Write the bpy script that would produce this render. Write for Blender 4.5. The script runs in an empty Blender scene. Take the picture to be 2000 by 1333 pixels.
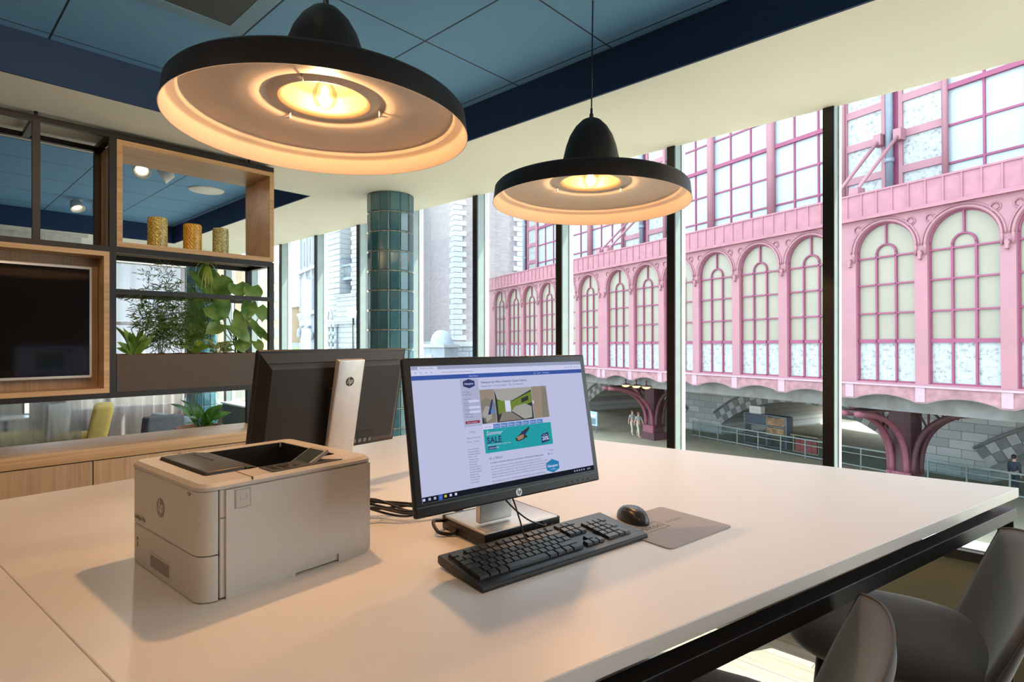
import bpy, bmesh, math, random
from math import sin, cos, pi, radians, atan2, hypot, sqrt
from mathutils import Vector, Matrix
random.seed(7)
scene = bpy.context.scene
COL = scene.collection

# ------------------------------------------------------------------ camera
CH = 1.505                      # eye height above the floor
FPX = 1126.0                    # focal length in pixels of the 2000 px frame
YAW = radians(43.0)
cam_d = bpy.data.cameras.new('camera'); cam = bpy.data.objects.new('camera', cam_d); COL.objects.link(cam)
cam_d.sensor_width = 36.0; cam_d.lens = FPX / 2000 * 36.0
cam_d.clip_start = 0.05; cam_d.clip_end = 500
cam.location = (0, 0, CH); cam.rotation_euler = (pi/2, 0, YAW - pi/2)
scene.camera = cam
# ------------------------------------------------------------------ world, sun, exposure
scene.view_settings.view_transform = 'Standard'; scene.view_settings.look = 'None'
scene.view_settings.exposure = 0.33; scene.view_settings.gamma = 1.0
scene.view_settings.use_curve_mapping = False
world = bpy.data.worlds.new('sky'); scene.world = world; world.use_nodes = True
wn = world.node_tree.nodes; wl = world.node_tree.links; wn.clear()
wo = wn.new('ShaderNodeOutputWorld'); wb = wn.new('ShaderNodeBackground')
wtc = wn.new('ShaderNodeTexCoord'); wno = wn.new('ShaderNodeTexNoise'); wno.inputs['Scale'].default_value = 2.2
wno.inputs['Detail'].default_value = 6
wr = wn.new('ShaderNodeValToRGB')
wr.color_ramp.elements[0].position = .40; wr.color_ramp.elements[0].color = (.62, .80, 1.0, 1)
wr.color_ramp.elements[1].position = .62; wr.color_ramp.elements[1].color = (.93, .97, 1.0, 1)
wl.new(wtc.outputs['Generated'], wno.inputs['Vector']); wl.new(wno.outputs['Fac'], wr.inputs['Fac'])
wl.new(wr.outputs['Color'], wb.inputs['Color']); wl.new(wb.outputs['Background'], wo.inputs['Surface'])
wb.inputs['Strength'].default_value = 5.0
sun_d = bpy.data.lights.new('sun', 'SUN'); sun_d.energy = 16.0; sun_d.angle = radians(.6); sun_d.color = (1, .93, .82)
sun = bpy.data.objects.new('sun', sun_d); COL.objects.link(sun)
sun.rotation_euler = Vector((-1, .6, -1.9)).to_track_quat('-Z', 'Y').to_euler()
sun.location = (20, -10, 30)

# ------------------------------------------------------------------ helpers
def px(x, y, Y):                # a point of the photograph at world depth Y (metres along the window wall)
    dx, dy, dz = cos(YAW) + sin(YAW)*(x-1000)/FPX, sin(YAW) - cos(YAW)*(x-1000)/FPX, (666.5-y)/FPX
    k = Y/dy
    return Vector((dx*k, Y, CH + dz*k))
MATS = {}
def mat(name, color, rough=.5, metal=0.0, noise=0.0, nscale=8.0, bump=0.0, bscale=60.0, spec=.5, emit=None, estr=1.0,
        stretch=None, alpha=None, trans=0.0, coat=0.0, sheen=0.0):
    if name in MATS: return MATS[name]
    m = bpy.data.materials.new(name); MATS[name] = m; m.use_nodes = True
    nt = m.node_tree; b = nt.nodes['Principled BSDF']
    c = (*color, 1)
    b.inputs['Base Color'].default_value = c; b.inputs['Roughness'].default_value = rough
    b.inputs['Metallic'].default_value = metal; b.inputs['Specular IOR Level'].default_value = spec
    if coat: b.inputs['Coat Weight'].default_value = coat
    if sheen: b.inputs['Sheen Weight'].default_value = sheen
    if trans: b.inputs['Transmission Weight'].default_value = trans
    if emit:
        b.inputs['Emission Color'].default_value = (*emit, 1); b.inputs['Emission Strength'].default_value = estr
    if noise or bump:
        tc = nt.nodes.new('ShaderNodeTexCoord'); mp = nt.nodes.new('ShaderNodeMapping')
        if stretch: mp.inputs['Scale'].default_value = stretch
        nt.links.new(tc.outputs['Object'], mp.inputs['Vector'])
    if noise:
        n = nt.nodes.new('ShaderNodeTexNoise'); n.inputs['Scale'].default_value = nscale; n.inputs['Detail'].default_value = 6
        nt.links.new(mp.outputs['Vector'], n.inputs['Vector'])
        r = nt.nodes.new('ShaderNodeValToRGB')
        r.color_ramp.elements[0].position = .3; r.color_ramp.elements[1].position = .7
        r.color_ramp.elements[0].color = (*[max(0, v*(1-noise)) for v in color], 1)
        r.color_ramp.elements[1].color = (*[min(1, v*(1+noise)) for v in color], 1)
        nt.links.new(n.outputs['Fac'], r.inputs['Fac']); nt.links.new(r.outputs['Color'], b.inputs['Base Color'])
    if bump:
        n2 = nt.nodes.new('ShaderNodeTexNoise'); n2.inputs['Scale'].default_value = bscale; n2.inputs['Detail'].default_value = 4
        nt.links.new(mp.outputs['Vector'], n2.inputs['Vector'])
        bu = nt.nodes.new('ShaderNodeBump'); bu.inputs['Strength'].default_value = bump; bu.inputs['Distance'].default_value = .01
        nt.links.new(n2.outputs['Fac'], bu.inputs['Height']); nt.links.new(bu.outputs['Normal'], b.inputs['Normal'])
    return m

def glass_mat(name, tint=(.93, .97, .95), refl=.08, rough=0.0):
    if name in MATS: return MATS[name]
    m = bpy.data.materials.new(name); MATS[name] = m; m.use_nodes = True
    nt = m.node_tree; nt.nodes.clear()
    o = nt.nodes.new('ShaderNodeOutputMaterial'); mx = nt.nodes.new('ShaderNodeMixShader')
    t = nt.nodes.new('ShaderNodeBsdfTransparent'); g = nt.nodes.new('ShaderNodeBsdfGlossy'); fr = nt.nodes.new('ShaderNodeFresnel')
    fr.inputs['IOR'].default_value = 1.45
    mu = nt.nodes.new('ShaderNodeMath'); mu.operation = 'MULTIPLY'; mu.inputs[1].default_value = refl/.04*.5
    t.inputs['Color'].default_value = (*tint, 1); g.inputs['Roughness'].default_value = rough
    nt.links.new(fr.outputs[0], mu.inputs[0]); nt.links.new(mu.outputs[0], mx.inputs[0])
    nt.links.new(t.outputs[0], mx.inputs[1]); nt.links.new(g.outputs[0], mx.inputs[2]); nt.links.new(mx.outputs[0], o.inputs['Surface'])
    return m

def sheer_mat(name, color, tr):
    if name in MATS: return MATS[name]
    m = bpy.data.materials.new(name); MATS[name] = m; m.use_nodes = True
    nt = m.node_tree; nt.nodes.clear()
    o = nt.nodes.new('ShaderNodeOutputMaterial'); mx = nt.nodes.new('ShaderNodeMixShader'); mx2 = nt.nodes.new('ShaderNodeMixShader')
    t = nt.nodes.new('ShaderNodeBsdfTransparent'); d = nt.nodes.new('ShaderNodeBsdfDiffuse'); l = nt.nodes.new('ShaderNodeBsdfTranslucent')
    d.inputs['Color'].default_value = (*color, 1); l.inputs['Color'].default_value = (*color, 1)
    mx2.inputs[0].default_value = .5; mx.inputs[0].default_value = tr
    nt.links.new(d.outputs[0], mx2.inputs[1]); nt.links.new(l.outputs[0], mx2.inputs[2])
    nt.links.new(mx2.outputs[0], mx.inputs[1]); nt.links.new(t.outputs[0], mx.inputs[2]); nt.links.new(mx.outputs[0], o.inputs['Surface'])
    return m

def emit_mat(name, color, strength):
    if name in MATS: return MATS[name]
    m = bpy.data.materials.new(name); MATS[name] = m; m.use_nodes = True
    nt = m.node_tree; nt.nodes.clear()
    o = nt.nodes.new('ShaderNodeOutputMaterial'); e = nt.nodes.new('ShaderNodeEmission')
    e.inputs['Color'].default_value = (*color, 1); e.inputs['Strength'].default_value = strength
    nt.links.new(e.outputs[0], o.inputs['Surface'])
    return m

class MB:
    """collects shapes and links them as one mesh object"""
    def __init__(s): s.v = []; s.f = []; s.smooth = []; s.mi = []
    def add(s, vs, fs, smooth=False, mi=0):
        o = len(s.v); s.v += [tuple(p) for p in vs]; s.f += [tuple(i+o for i in f) for f in fs]
        s.smooth += [smooth]*len(fs); s.mi += [mi]*len(fs)
        return s
    def box(s, a, b, mi=0, M=None):
        x0, y0, z0 = a; x1, y1, z1 = b
        if x0 > x1: x0, x1 = x1, x0
        if y0 > y1: y0, y1 = y1, y0
        if z0 > z1: z0, z1 = z1, z0
        vs = [Vector(p) for p in ((x0,y0,z0),(x1,y0,z0),(x1,y1,z0),(x0,y1,z0),(x0,y0,z1),(x1,y0,z1),(x1,y1,z1),(x0,y1,z1))]
        if M: vs = [M @ p for p in vs]
        return s.add(vs, [(0,3,2,1),(4,5,6,7),(0,1,5,4),(1,2,6,5),(2,3,7,6),(3,0,4,7)], mi=mi)
    def rbox(s, a, b, r, seg=3, mi=0, M=None, bevel_z=True):
        """box with rounded edges through bmesh bevel"""
        bm = bmesh.new(); bmesh.ops.create_cube(bm, size=1)
        for v in bm.verts:
            v.co = Vector([a[i] + (v.co[i]+.5)*(b[i]-a[i]) for i in range(3)])
        es = bm.edges[:] if bevel_z else [e for e in bm.edges if abs(e.verts[0].co.z-e.verts[1].co.z) > 1e-6]
        bmesh.ops.bevel(bm, geom=es, offset=r, segments=seg, affect='EDGES', profile=.5)
        bm.verts.index_update()
        vs = [(M @ v.co if M else v.co.copy()) for v in bm.verts]; fs = [[v.index for v in f.verts] for f in bm.faces]
        bm.free(); return s.add(vs, fs, True, mi)
    def lathe(s, prof, n=32, c=(0,0,0), close=False, M=None, mi=0, smooth=True, a0=0, a1=2*pi):
        full = abs(a1-a0-2*pi) < 1e-6; k = n if full else n+1; vs = []
        for r, z in prof:
            for i in range(k):
                a = a0+(a1-a0)*i/n; p = Vector((c[0]+r*cos(a), c[1]+r*sin(a), c[2]+z)); vs.append(M @ p if M else p)
        fs = []; m = len(prof)
        for j in range(m-1 if not close else m):
            j2 = (j+1) % m
            for i in range(n):
                i2 = (i+1) % k
                fs.append((j*k+i, j*k+i2, j2*k+i2, j2*k+i))
        return s.add(vs, fs, smooth, mi)
    def cyl(s, p0, p1, r, n=12, r2=None, cap=True, mi=0, smooth=True):
        p0 = Vector(p0); p1 = Vector(p1); r2 = r if r2 is None else r2
        q = (p1-p0).to_track_quat('Z', 'Y'); vs = []
        for p, rr in ((p0, r), (p1, r2)):
            for i in range(n): vs.append(p + q @ Vector((rr*cos(2*pi*i/n), rr*sin(2*pi*i/n), 0)))
        s.add(vs, [(i, (i+1) % n, n+(i+1) % n, n+i) for i in range(n)], smooth, mi)
        if cap:
            s.add(vs[:n], [tuple(range(n))[::-1]], False, mi); s.add(vs[n:], [tuple(range(n))], False, mi)
        return s
    def tube(s, pts, r, n=8, mi=0, cap=True, closed=False):
        pts = [Vector(p) for p in pts]; m = len(pts); vs = []; up = None
        rs = r if isinstance(r, (list, tuple)) else [r]*m
        for i, p in enumerate(pts):
            if closed: t = pts[(i+1) % m]-pts[i-1]
            else: t = pts[min(i+1, m-1)]-pts[max(i-1, 0)]
            t.normalize()
            if up is None:
                up = Vector((0,0,1)) if abs(t.z) < .9 else Vector((1,0,0))
            side = t.cross(up)
            if side.length < 1e-6: side = t.orthogonal()
            side.normalize(); up = side.cross(t).normalized()
            for k in range(n):
                a = 2*pi*k/n; vs.append(p + side*rs[i]*cos(a) + up*rs[i]*sin(a))
        fs = []
        for i in range(m if closed else m-1):
            j = (i+1) % m
            for k in range(n): fs.append((i*n+k, i*n+(k+1) % n, j*n+(k+1) % n, j*n+k))
        if cap and not closed: fs += [tuple(range(n))[::-1], tuple((m-1)*n+k for k in range(n))]
        return s.add(vs, fs, True, mi)
    def prism(s, poly, z0, z1, M=None, mi=0, smooth=False):
        n = len(poly); vs = [Vector((x, y, z0)) for x, y in poly] + [Vector((x, y, z1)) for x, y in poly]
        if M: vs = [M @ p for p in vs]
        return s.add(vs, [tuple(range(n))[::-1], tuple(range(n, 2*n))] + [(i, (i+1) % n, n+(i+1) % n, n+i) for i in range(n)], smooth, mi)
    def sphere(s, c, r, n=16, m=10, mi=0, sc=(1,1,1), M=None):
        prof = [(sin(pi*j/m), -cos(pi*j/m)) for j in range(m+1)]; vs = []
        for a, z in prof:
            for i in range(n):
                p = Vector((c[0]+r*sc[0]*a*cos(2*pi*i/n), c[1]+r*sc[1]*a*sin(2*pi*i/n), c[2]+r*sc[2]*z)); vs.append(M @ p if M else p)
        return s.add(vs, [(j*n+i, j*n+(i+1) % n, (j+1)*n+(i+1) % n, (j+1)*n+i) for j in range(m) for i in range(n)], True, mi)
    def obj(s, name, m, parent=None, bevel=0, loc=None, rot=None, auto=False):
        me = bpy.data.meshes.new(name); me.from_pydata(s.v, [], s.f); me.update()
        ms = m if isinstance(m, (list, tuple)) else [m]
        for q in ms: me.materials.append(q)
        me.polygons.foreach_set('use_smooth', s.smooth); me.polygons.foreach_set('material_index', s.mi)
        bm = bmesh.new(); bm.from_mesh(me); bmesh.ops.remove_doubles(bm, verts=bm.verts, dist=1e-6)
        bmesh.ops.recalc_face_normals(bm, faces=bm.faces); bm.to_mesh(me); bm.free()
        if auto:
            me.polygons.foreach_set('use_smooth', [True]*len(me.polygons)); me.set_sharp_from_angle(angle=radians(35))
        o = bpy.data.objects.new(name, me); COL.objects.link(o)
        if parent: o.parent = parent
        if loc: o.location = loc
        if rot: o.rotation_euler = rot
        if bevel:
            b = o.modifiers.new('bevel', 'BEVEL'); b.width = bevel; b.segments = 2; b.limit_method = 'ANGLE'; b.angle_limit = radians(40)
        return o

def empty(name, label, cat, loc=(0,0,0), rot=(0,0,0), group=None, kind=None):
    o = bpy.data.objects.new(name, None); COL.objects.link(o); o.location = loc; o.rotation_euler = rot; o.empty_display_size = .1
    return tag(o, label, cat, group, kind)
def tag(o, label=None, cat=None, group=None, kind=None):
    if label: o['label'] = label
    if cat: o['category'] = cat
    if group: o['group'] = group
    if kind: o['kind'] = kind
    return o
def struct(o, label=None):
    o['kind'] = 'structure'
    if label: o['label'] = label
    return o
def dup(root, loc=None, rot=None, label=None, group=None):
    def cp(o, par):
        c = o.copy(); COL.objects.link(c); c.parent = par
        for ch in o.children: cp(ch, c)
        return c
    r = cp(root, None)
    if loc is not None: r.location = loc
    if rot is not None: r.rotation_euler = rot
    if label: r['label'] = label
    if group: r['group'] = group
    return r
def plate(name, outer, holes, thick, m, parent=None, flip=None):
    """flat plate in local XZ with holes, thickness along +Y; outlines are (x, z) lists"""
    cu = bpy.data.curves.new(name, 'CURVE'); cu.dimensions = '2D'; cu.fill_mode = 'BOTH'; cu.extrude = thick/2
    for poly in [outer]+holes:
        sp = cu.splines.new('POLY'); sp.points.add(len(poly)-1)
        for i, (x, z) in enumerate(poly): sp.points[i].co = (x, z, 0, 1)
        sp.use_cyclic_u = True
    to = bpy.data.objects.new(name, cu); COL.objects.link(to)
    bpy.context.view_layer.update()
    me = bpy.data.meshes.new_from_object(to.evaluated_get(bpy.context.evaluated_depsgraph_get()))
    bpy.data.objects.remove(to)
    me.transform(Matrix(((1,0,0,0),(0,0,-1,thick/2),(0,1,0,0),(0,0,0,1))))
    me.materials.clear(); me.materials.append(m)
    o = bpy.data.objects.new(name, me); COL.objects.link(o)
    if parent: o.parent = parent
    return o
def text_mesh(txt, size, align='LEFT', shear=0, bold=0.0, ext=0.0):
    cu = bpy.data.curves.new('t', 'FONT'); cu.body = txt; cu.size = size; cu.align_x = align; cu.shear = shear; cu.offset = bold; cu.extrude = ext
    cu.resolution_u = 2
    to = bpy.data.objects.new('t', cu); COL.objects.link(to); bpy.context.view_layer.update()
    me = bpy.data.meshes.new_from_object(to.evaluated_get(bpy.context.evaluated_depsgraph_get()))
    bpy.data.objects.remove(to)
    vs = [v.co.copy() for v in me.vertices]; fs = [tuple(p.vertices) for p in me.polygons]
    bpy.data.meshes.remove(me)
    return vs, fs
def add_text(mb, txt, size, M, mi=0, **k):
    vs, fs = text_mesh(txt, size, **k); mb.add([M @ v for v in vs], fs, mi=mi)

# ------------------------------------------------------------------ materials
def wood_mat(name, c1, c2, axis, rough=.45, scale=1.0):
    if name in MATS: return MATS[name]
    m = bpy.data.materials.new(name); MATS[name] = m; m.use_nodes = True
    nt = m.node_tree; b = nt.nodes['Principled BSDF']; b.inputs['Roughness'].default_value = rough
    tc = nt.nodes.new('ShaderNodeTexCoord'); mp = nt.nodes.new('ShaderNodeMapping')
    s = [90*scale]*3; s[axis] = 2.2*scale; mp.inputs['Scale'].default_value = s
    n = nt.nodes.new('ShaderNodeTexNoise'); n.inputs['Scale'].default_value = 1.0; n.inputs['Detail'].default_value = 5
    s2 = nt.nodes.new('ShaderNodeMapping'); q = [9*scale]*3; q[axis] = .7*scale; s2.inputs['Scale'].default_value = q
    n2 = nt.nodes.new('ShaderNodeTexNoise'); n2.inputs['Scale'].default_value = 1.0; n2.inputs['Detail'].default_value = 3
    ad = nt.nodes.new('ShaderNodeMath'); ad.operation = 'ADD'
    mu = nt.nodes.new('ShaderNodeMath'); mu.operation = 'MULTIPLY'; mu.inputs[1].default_value = .5
    r = nt.nodes.new('ShaderNodeValToRGB'); r.color_ramp.elements[0].position = .38; r.color_ramp.elements[1].position = .62
    r.color_ramp.elements[0].color = (*c1, 1); r.color_ramp.elements[1].color = (*c2, 1)
    L = nt.links.new
    L(tc.outputs['Object'], mp.inputs['Vector']); L(tc.outputs['Object'], s2.inputs['Vector'])
    L(mp.outputs[0], n.inputs['Vector']); L(s2.outputs[0], n2.inputs['Vector'])
    L(n.outputs['Fac'], ad.inputs[0]); L(n2.outputs['Fac'], ad.inputs[1]); L(ad.outputs[0], mu.inputs[0]); L(mu.outputs[0], r.inputs['Fac'])
    L(r.outputs['Color'], b.inputs['Base Color'])
    return m
OAK_X = wood_mat('oak_long', (.44,.26,.12), (.62,.40,.21), 0)
OAK_Z = wood_mat('oak_upright', (.40,.25,.14), (.55,.37,.22), 2)
OAK_DK = wood_mat('oak_veneer_back', (.26,.16,.085), (.36,.235,.135), 2)
STEEL = mat('dark_steel', (0.016,0.013,0.013), .42, .3, noise=.15, nscale=30)
PLANTER = mat('planter_brown', (0.062,0.040,0.026), .5, .2, noise=.08, nscale=20)
BLACK = mat('black_plastic', (.012,.011,.011), .38, noise=.1, nscale=60)
CHARCOAL = mat('charcoal_plastic', (0.011,0.009,0.009), .42, noise=.08, nscale=80, bump=.03, bscale=600)
SILVER = mat('brushed_silver', (.58,.56,.54), .34, .65, noise=.05, nscale=40)
WHITE_TOP = mat('white_laminate', (0.740,0.690,0.655), .36, noise=.012, nscale=5)
PRN = mat('printer_beige', (0.540,0.500,0.460), .5, noise=.02, nscale=60, bump=.02, bscale=900)
PRN2 = mat('printer_lid', (0.500,0.455,0.410), .42, noise=.02, nscale=60)
PRN_DK = mat('printer_dark', (.050,.043,.040), .42, noise=.06, nscale=60)
SOFFIT = mat('soffit_white', (0.860,0.850,0.770), .85, noise=.015, nscale=2)
BLUE_SHADED = mat('shaded_blue_paint', (0.012,0.043,0.120), .75, noise=.05, nscale=4)  # ceiling blue, darkened: shade of the upstands put into the colour
GLASS = glass_mat('window_glass', (.92,.95,.94), .022)
ALU = mat('mullion_grey_green', (.27,.33,.32), .42, .25, noise=.06, nscale=12)
ALU_LT = mat('mullion_bead', (.72,.76,.76), .35, .4, noise=.03, nscale=12)
MULL_BK = mat('mullion_black', (.018,.016,.014), .35, .3, noise=.1, nscale=14)
VELVET = mat('grey_velvet', (0.042,0.039,0.043), .85, noise=.22, nscale=9, bump=.12, bscale=250, sheen=.5)

def tiles_mat():
    m = bpy.data.materials.new('blue_ceiling_tiles'); m.use_nodes = True; nt = m.node_tree; b = nt.nodes['Principled BSDF']
    b.inputs['Roughness'].default_value = .7
    tc = nt.nodes.new('ShaderNodeTexCoord'); sp = nt.nodes.new('ShaderNodeSeparateXYZ'); L = nt.links.new
    L(tc.outputs['Object'], sp.inputs[0])
    def line(out, off, pitch):
        a = nt.nodes.new('ShaderNodeMath'); a.operation = 'SUBTRACT'; a.inputs[1].default_value = off; L(out, a.inputs[0])
        d = nt.nodes.new('ShaderNodeMath'); d.operation = 'PINGPONG'; d.inputs[1].default_value = pitch/2; L(a.outputs[0], d.inputs[0])
        c = nt.nodes.new('ShaderNodeMath'); c.operation = 'LESS_THAN'; c.inputs[1].default_value = .004; L(d.outputs[0], c.inputs[0])
        return c
    a = line(sp.outputs[0], 1.09, .6); c = line(sp.outputs[1], 2.13, .6)
    mx = nt.nodes.new('ShaderNodeMath'); mx.operation = 'MAXIMUM'; L(a.outputs[0], mx.inputs[0]); L(c.outputs[0], mx.inputs[1])
    n = nt.nodes.new('ShaderNodeTexNoise'); n.inputs['Scale'].default_value = 3; L(tc.outputs['Object'], n.inputs['Vector'])
    r = nt.nodes.new('ShaderNodeValToRGB'); r.color_ramp.elements[0].color = (.125,.315,.56,1); r.color_ramp.elements[1].color = (.138,.345,.60,1)
    L(n.outputs['Fac'], r.inputs['Fac'])
    mc = nt.nodes.new('ShaderNodeMix'); mc.data_type = 'RGBA'; mc.inputs['B'].default_value = (.006,.014,.03,1)
    L(mx.outputs[0], mc.inputs['Factor']); L(r.outputs['Color'], mc.inputs['A']); L(mc.outputs['Result'], b.inputs['Base Color'])
    return m
TILES = tiles_mat()

def floor_mat():
    m = bpy.data.materials.new('grey_wood_floor'); m.use_nodes = True; nt = m.node_tree; b = nt.nodes['Principled BSDF']
    b.inputs['Roughness'].default_value = .45; L = nt.links.new
    tc = nt.nodes.new('ShaderNodeTexCoord'); mp = nt.nodes.new('ShaderNodeMapping'); mp.inputs['Rotation'].default_value = (0,0,radians(90))
    br = nt.nodes.new('ShaderNodeTexBrick'); br.inputs['Scale'].default_value = 1; br.inputs['Brick Width'].default_value = 1.6
    br.inputs['Row Height'].default_value = .16; br.inputs['Mortar Size'].default_value = .002
    br.inputs['Color1'].default_value = (.30,.27,.22,1); br.inputs['Color2'].default_value = (.42,.38,.32,1); br.inputs['Mortar'].default_value = (.12,.10,.08,1)
    L(tc.outputs['Object'], mp.inputs[0]); L(mp.outputs[0], br.inputs['Vector'])
    mp2 = nt.nodes.new('ShaderNodeMapping'); mp2.inputs['Scale'].default_value = (40,2,40); L(tc.outputs['Object'], mp2.inputs[0])
    n = nt.nodes.new('ShaderNodeTexNoise'); n.inputs['Scale'].default_value = 1; n.inputs['Detail'].default_value = 6; L(mp2.outputs[0], n.inputs['Vector'])
    mx = nt.nodes.new('ShaderNodeMix'); mx.data_type = 'RGBA'; mx.blend_type = 'MULTIPLY'; mx.inputs['Factor'].default_value = .6
    r = nt.nodes.new('ShaderNodeValToRGB'); r.color_ramp.elements[0].position = .35; r.color_ramp.elements[1].position = .6
    r.color_ramp.elements[0].color = (.55,.52,.48,1)
    L(n.outputs['Fac'], r.inputs[0]); L(br.outputs['Color'], mx.inputs['A']); L(r.outputs[0], mx.inputs['B']); L(mx.outputs['Result'], b.inputs['Base Color'])
    return m

# ================================================================== ROOM SHELL
XW = 3.26; ZS = CH+1.196; ZC = CH+1.40           # window wall, white soffit height, blue recess height
X0, Y0, Y1 = -3.5, -3.6, 10.4
struct(MB().box((X0-.2, Y0-.2, -.12), (3.40, Y1+.2, 0)).obj('floor', floor_mat()))
b = MB()
for a, c in (((2.348, Y0, ZS), (3.275, Y1, ZC+.12)), ((X0, 3.40, ZS), (2.348, 4.458, ZC+.12)), ((X0, 7.86, ZS), (2.348, Y1, ZC+.12)),
             ((X0, Y0, ZS), (2.348, -2.6, ZC+.12)), ((X0, -2.6, ZS), (-2.6, 3.40, ZC+.12)), ((X0, 4.458, ZS), (-2.6, 7.86, ZC+.12))):
    b.box(a, c)
struct(b.obj('ceiling', SOFFIT))
struct(MB().box((-2.6, -2.6, ZC), (2.348, 3.40, ZC+.1)).obj('ceiling', TILES))
struct(MB().box((-2.6, 4.458, ZC), (2.348, 7.86, ZC+.1)).obj('ceiling', TILES))
k = 1
for ya, yb in ((-2.6, 3.40), (4.458, 7.86)):     # upstands round the two recesses, their shade put into the blue
    b = MB(); e = .012
    b.box((2.348-e, ya, ZS), (2.348, yb, ZC)); b.box((-2.6, yb-e, ZS), (2.348-e, yb, ZC))
    b.box((-2.6, ya, ZS), (2.348-e, ya+e, ZC)); b.box((-2.6, ya+e, ZS), (-2.6+e, yb-e, ZC))
    struct(b.obj('trim_%d' % k, BLUE_SHADED)); k += 1
WALLM = mat('wall_paint', (.72,.69,.63), .85, noise=.02, nscale=3)
OLIVE = mat('low_wall_olive', (.17,.155,.10), .8, noise=.06, nscale=5)
struct(MB().box((X0-.15, Y0, 0), (X0, Y1, ZC)).obj('wall_left', WALLM))
# the glazed wall on the street side: low wall, sill, head
struct(MB().box((3.27, Y0-.1, 0), (3.42, Y1+.1, .53)).obj('wall_right', OLIVE))
b = MB().box((3.235, Y0, .53), (3.275, Y1, .574)); struct(b.obj('trim_%d' % k, MULL_BK)); k += 1
b = MB().box((3.275, Y0, .53), (3.42, Y1, .578)); struct(b.obj('trim_%d' % k, ALU)); k += 1
struct(MB().box((3.275, Y0-.2, ZS+.09), (3.43, Y1+.2, ZC+.3)).obj('trim_%d' % k, ALU)); k += 1
struct(MB().box((3.431, Y0-.2, ZC+.0), (3.66, Y1+.2, ZC+.12)).obj('trim_%d' % k, ALU)); k += 1
PITCH = .8755; Y_M = .804
nwin = 1; ys = [Y_M + PITCH*i for i in range(-5, 12)]
for y in ys:
    root = struct(MB().box((3.268, y, .574), (3.345, y+.045, ZS+.09)).obj('trim_%d' % k, ALU)); k += 1
    MB().box((3.255, y-.003, .574), (3.268, y+.049, ZS)).obj('face_plate', MULL_BK, root)['label'] = 'black face plate'
    MB().box((3.345, y-.006, .574), (3.39, y+.051, ZS+.09)).obj('outer_bead', ALU_LT, root)['label'] = 'outer bead, sunlit look in its colour'  # bead toned light, sun on the aluminium put into the colour
for ya, yb in zip(ys[:-1], ys[1:]):
    struct(MB().box((3.362, ya+.051, .578), (3.370, yb-.006, ZS+.089)).obj('window_%d' % nwin, GLASS)); nwin += 1
# near wall (behind the viewer) and far wall: glazed too
for wn_, yy, s in (('wall_back', Y0, 1), ('wall_front', Y1, -1)):
    b = MB(); b.box((X0, yy-.1, 0), (XW+.1, yy+.1, .5)); b.box((X0, yy-.1, ZS), (XW+.1, yy+.1, ZC+.1))
    if s < 0: b.box((X0, yy-.1, .5), (1.2, yy+.1, ZS))
    else: b.box((X0, yy-.1, .5), (2.3, yy+.1, ZS))
    struct(b.obj(wn_, WALLM if s < 0 else mat('dark_wall_paint', (.045,.045,.05), .8, noise=.05, nscale=3)))
    xs = [1.2, 2.2, 3.25] if s < 0 else [2.3, 3.25]
    for x in xs:
        struct(MB().box((x-.03, yy-.06, .5), (x+.03, yy+.06, ZS)).obj('trim_%d' % k, MULL_BK)); k += 1
    for xa, xb in zip(xs[:-1], xs[1:]):
        w = struct(MB().box((xa+.03, yy-.004, .5), (xb-.03, yy+.004, ZS)).obj('window_%d' % nwin, GLASS)); nwin += 1
        MB().box((xa+.03, yy-.02, 1.75), (xb-.03, yy+.02, 1.80)).obj('transom', MULL_BK, w)

# tiled columns
def column(x, y, label):
    n = 14; R = .1875; vs = []
    root = empty('tiled_column', label, 'column', (x, y, 0), group='teal tiled columns')
    MB().cyl((0,0,0), (0,0,ZS), R-.006, 28).obj('grout_core', mat('grout', (.45,.44,.36), .8, noise=.05, nscale=20), root)
    b = MB(); h = .158; tw = 2*R*sin(pi/n); cols = []
    z = ZS - int(ZS/h)*h - h; rows = []
    z = -((int(ZS/h)+1)*h-ZS)
    while z < ZS-.001:
        for i in range(n):
            a = 2*pi*(i+.5)/n; M = Matrix.Rotation(a, 4, 'Z') @ Matrix.Translation((R*cos(pi/n), 0, 0))
            z0 = max(z+.003, 0); z1 = z+h-.003
            if z1 <= 0.01: continue
            w = tw/2-.003; q = .006
            vs = [(-.004,-w,z0),(-.004,w,z0),(-.004,w,z1),(-.004,-w,z1),(.004,-w+q,z0+q),(.004,w-q,z0+q),(.004,w-q,z1-q),(.004,-w+q,z1-q)]
            b.add([M @ Vector(v) for v in vs], [(4,5,6,7),(0,1,5,4),(1,2,6,5),(2,3,7,6),(3,0,4,7)])
            cols += [random.random()]*5
        z += h
    o = b.obj('tile_cladding', teal_mat(), root)
    at = o.data.attributes.new('shade', 'FLOAT', 'FACE')
    vals = []
    for p in o.data.polygons:
        c = p.center; k1 = int((atan2(c.y, c.x) % (2*pi))/(2*pi/n)); k2 = int((c.z+1)/h*1.0001-.02)
        vals.append(((k1*7919+k2*104729) % 97)/97)
    at.data.foreach_set('value', vals)
    return root
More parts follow.
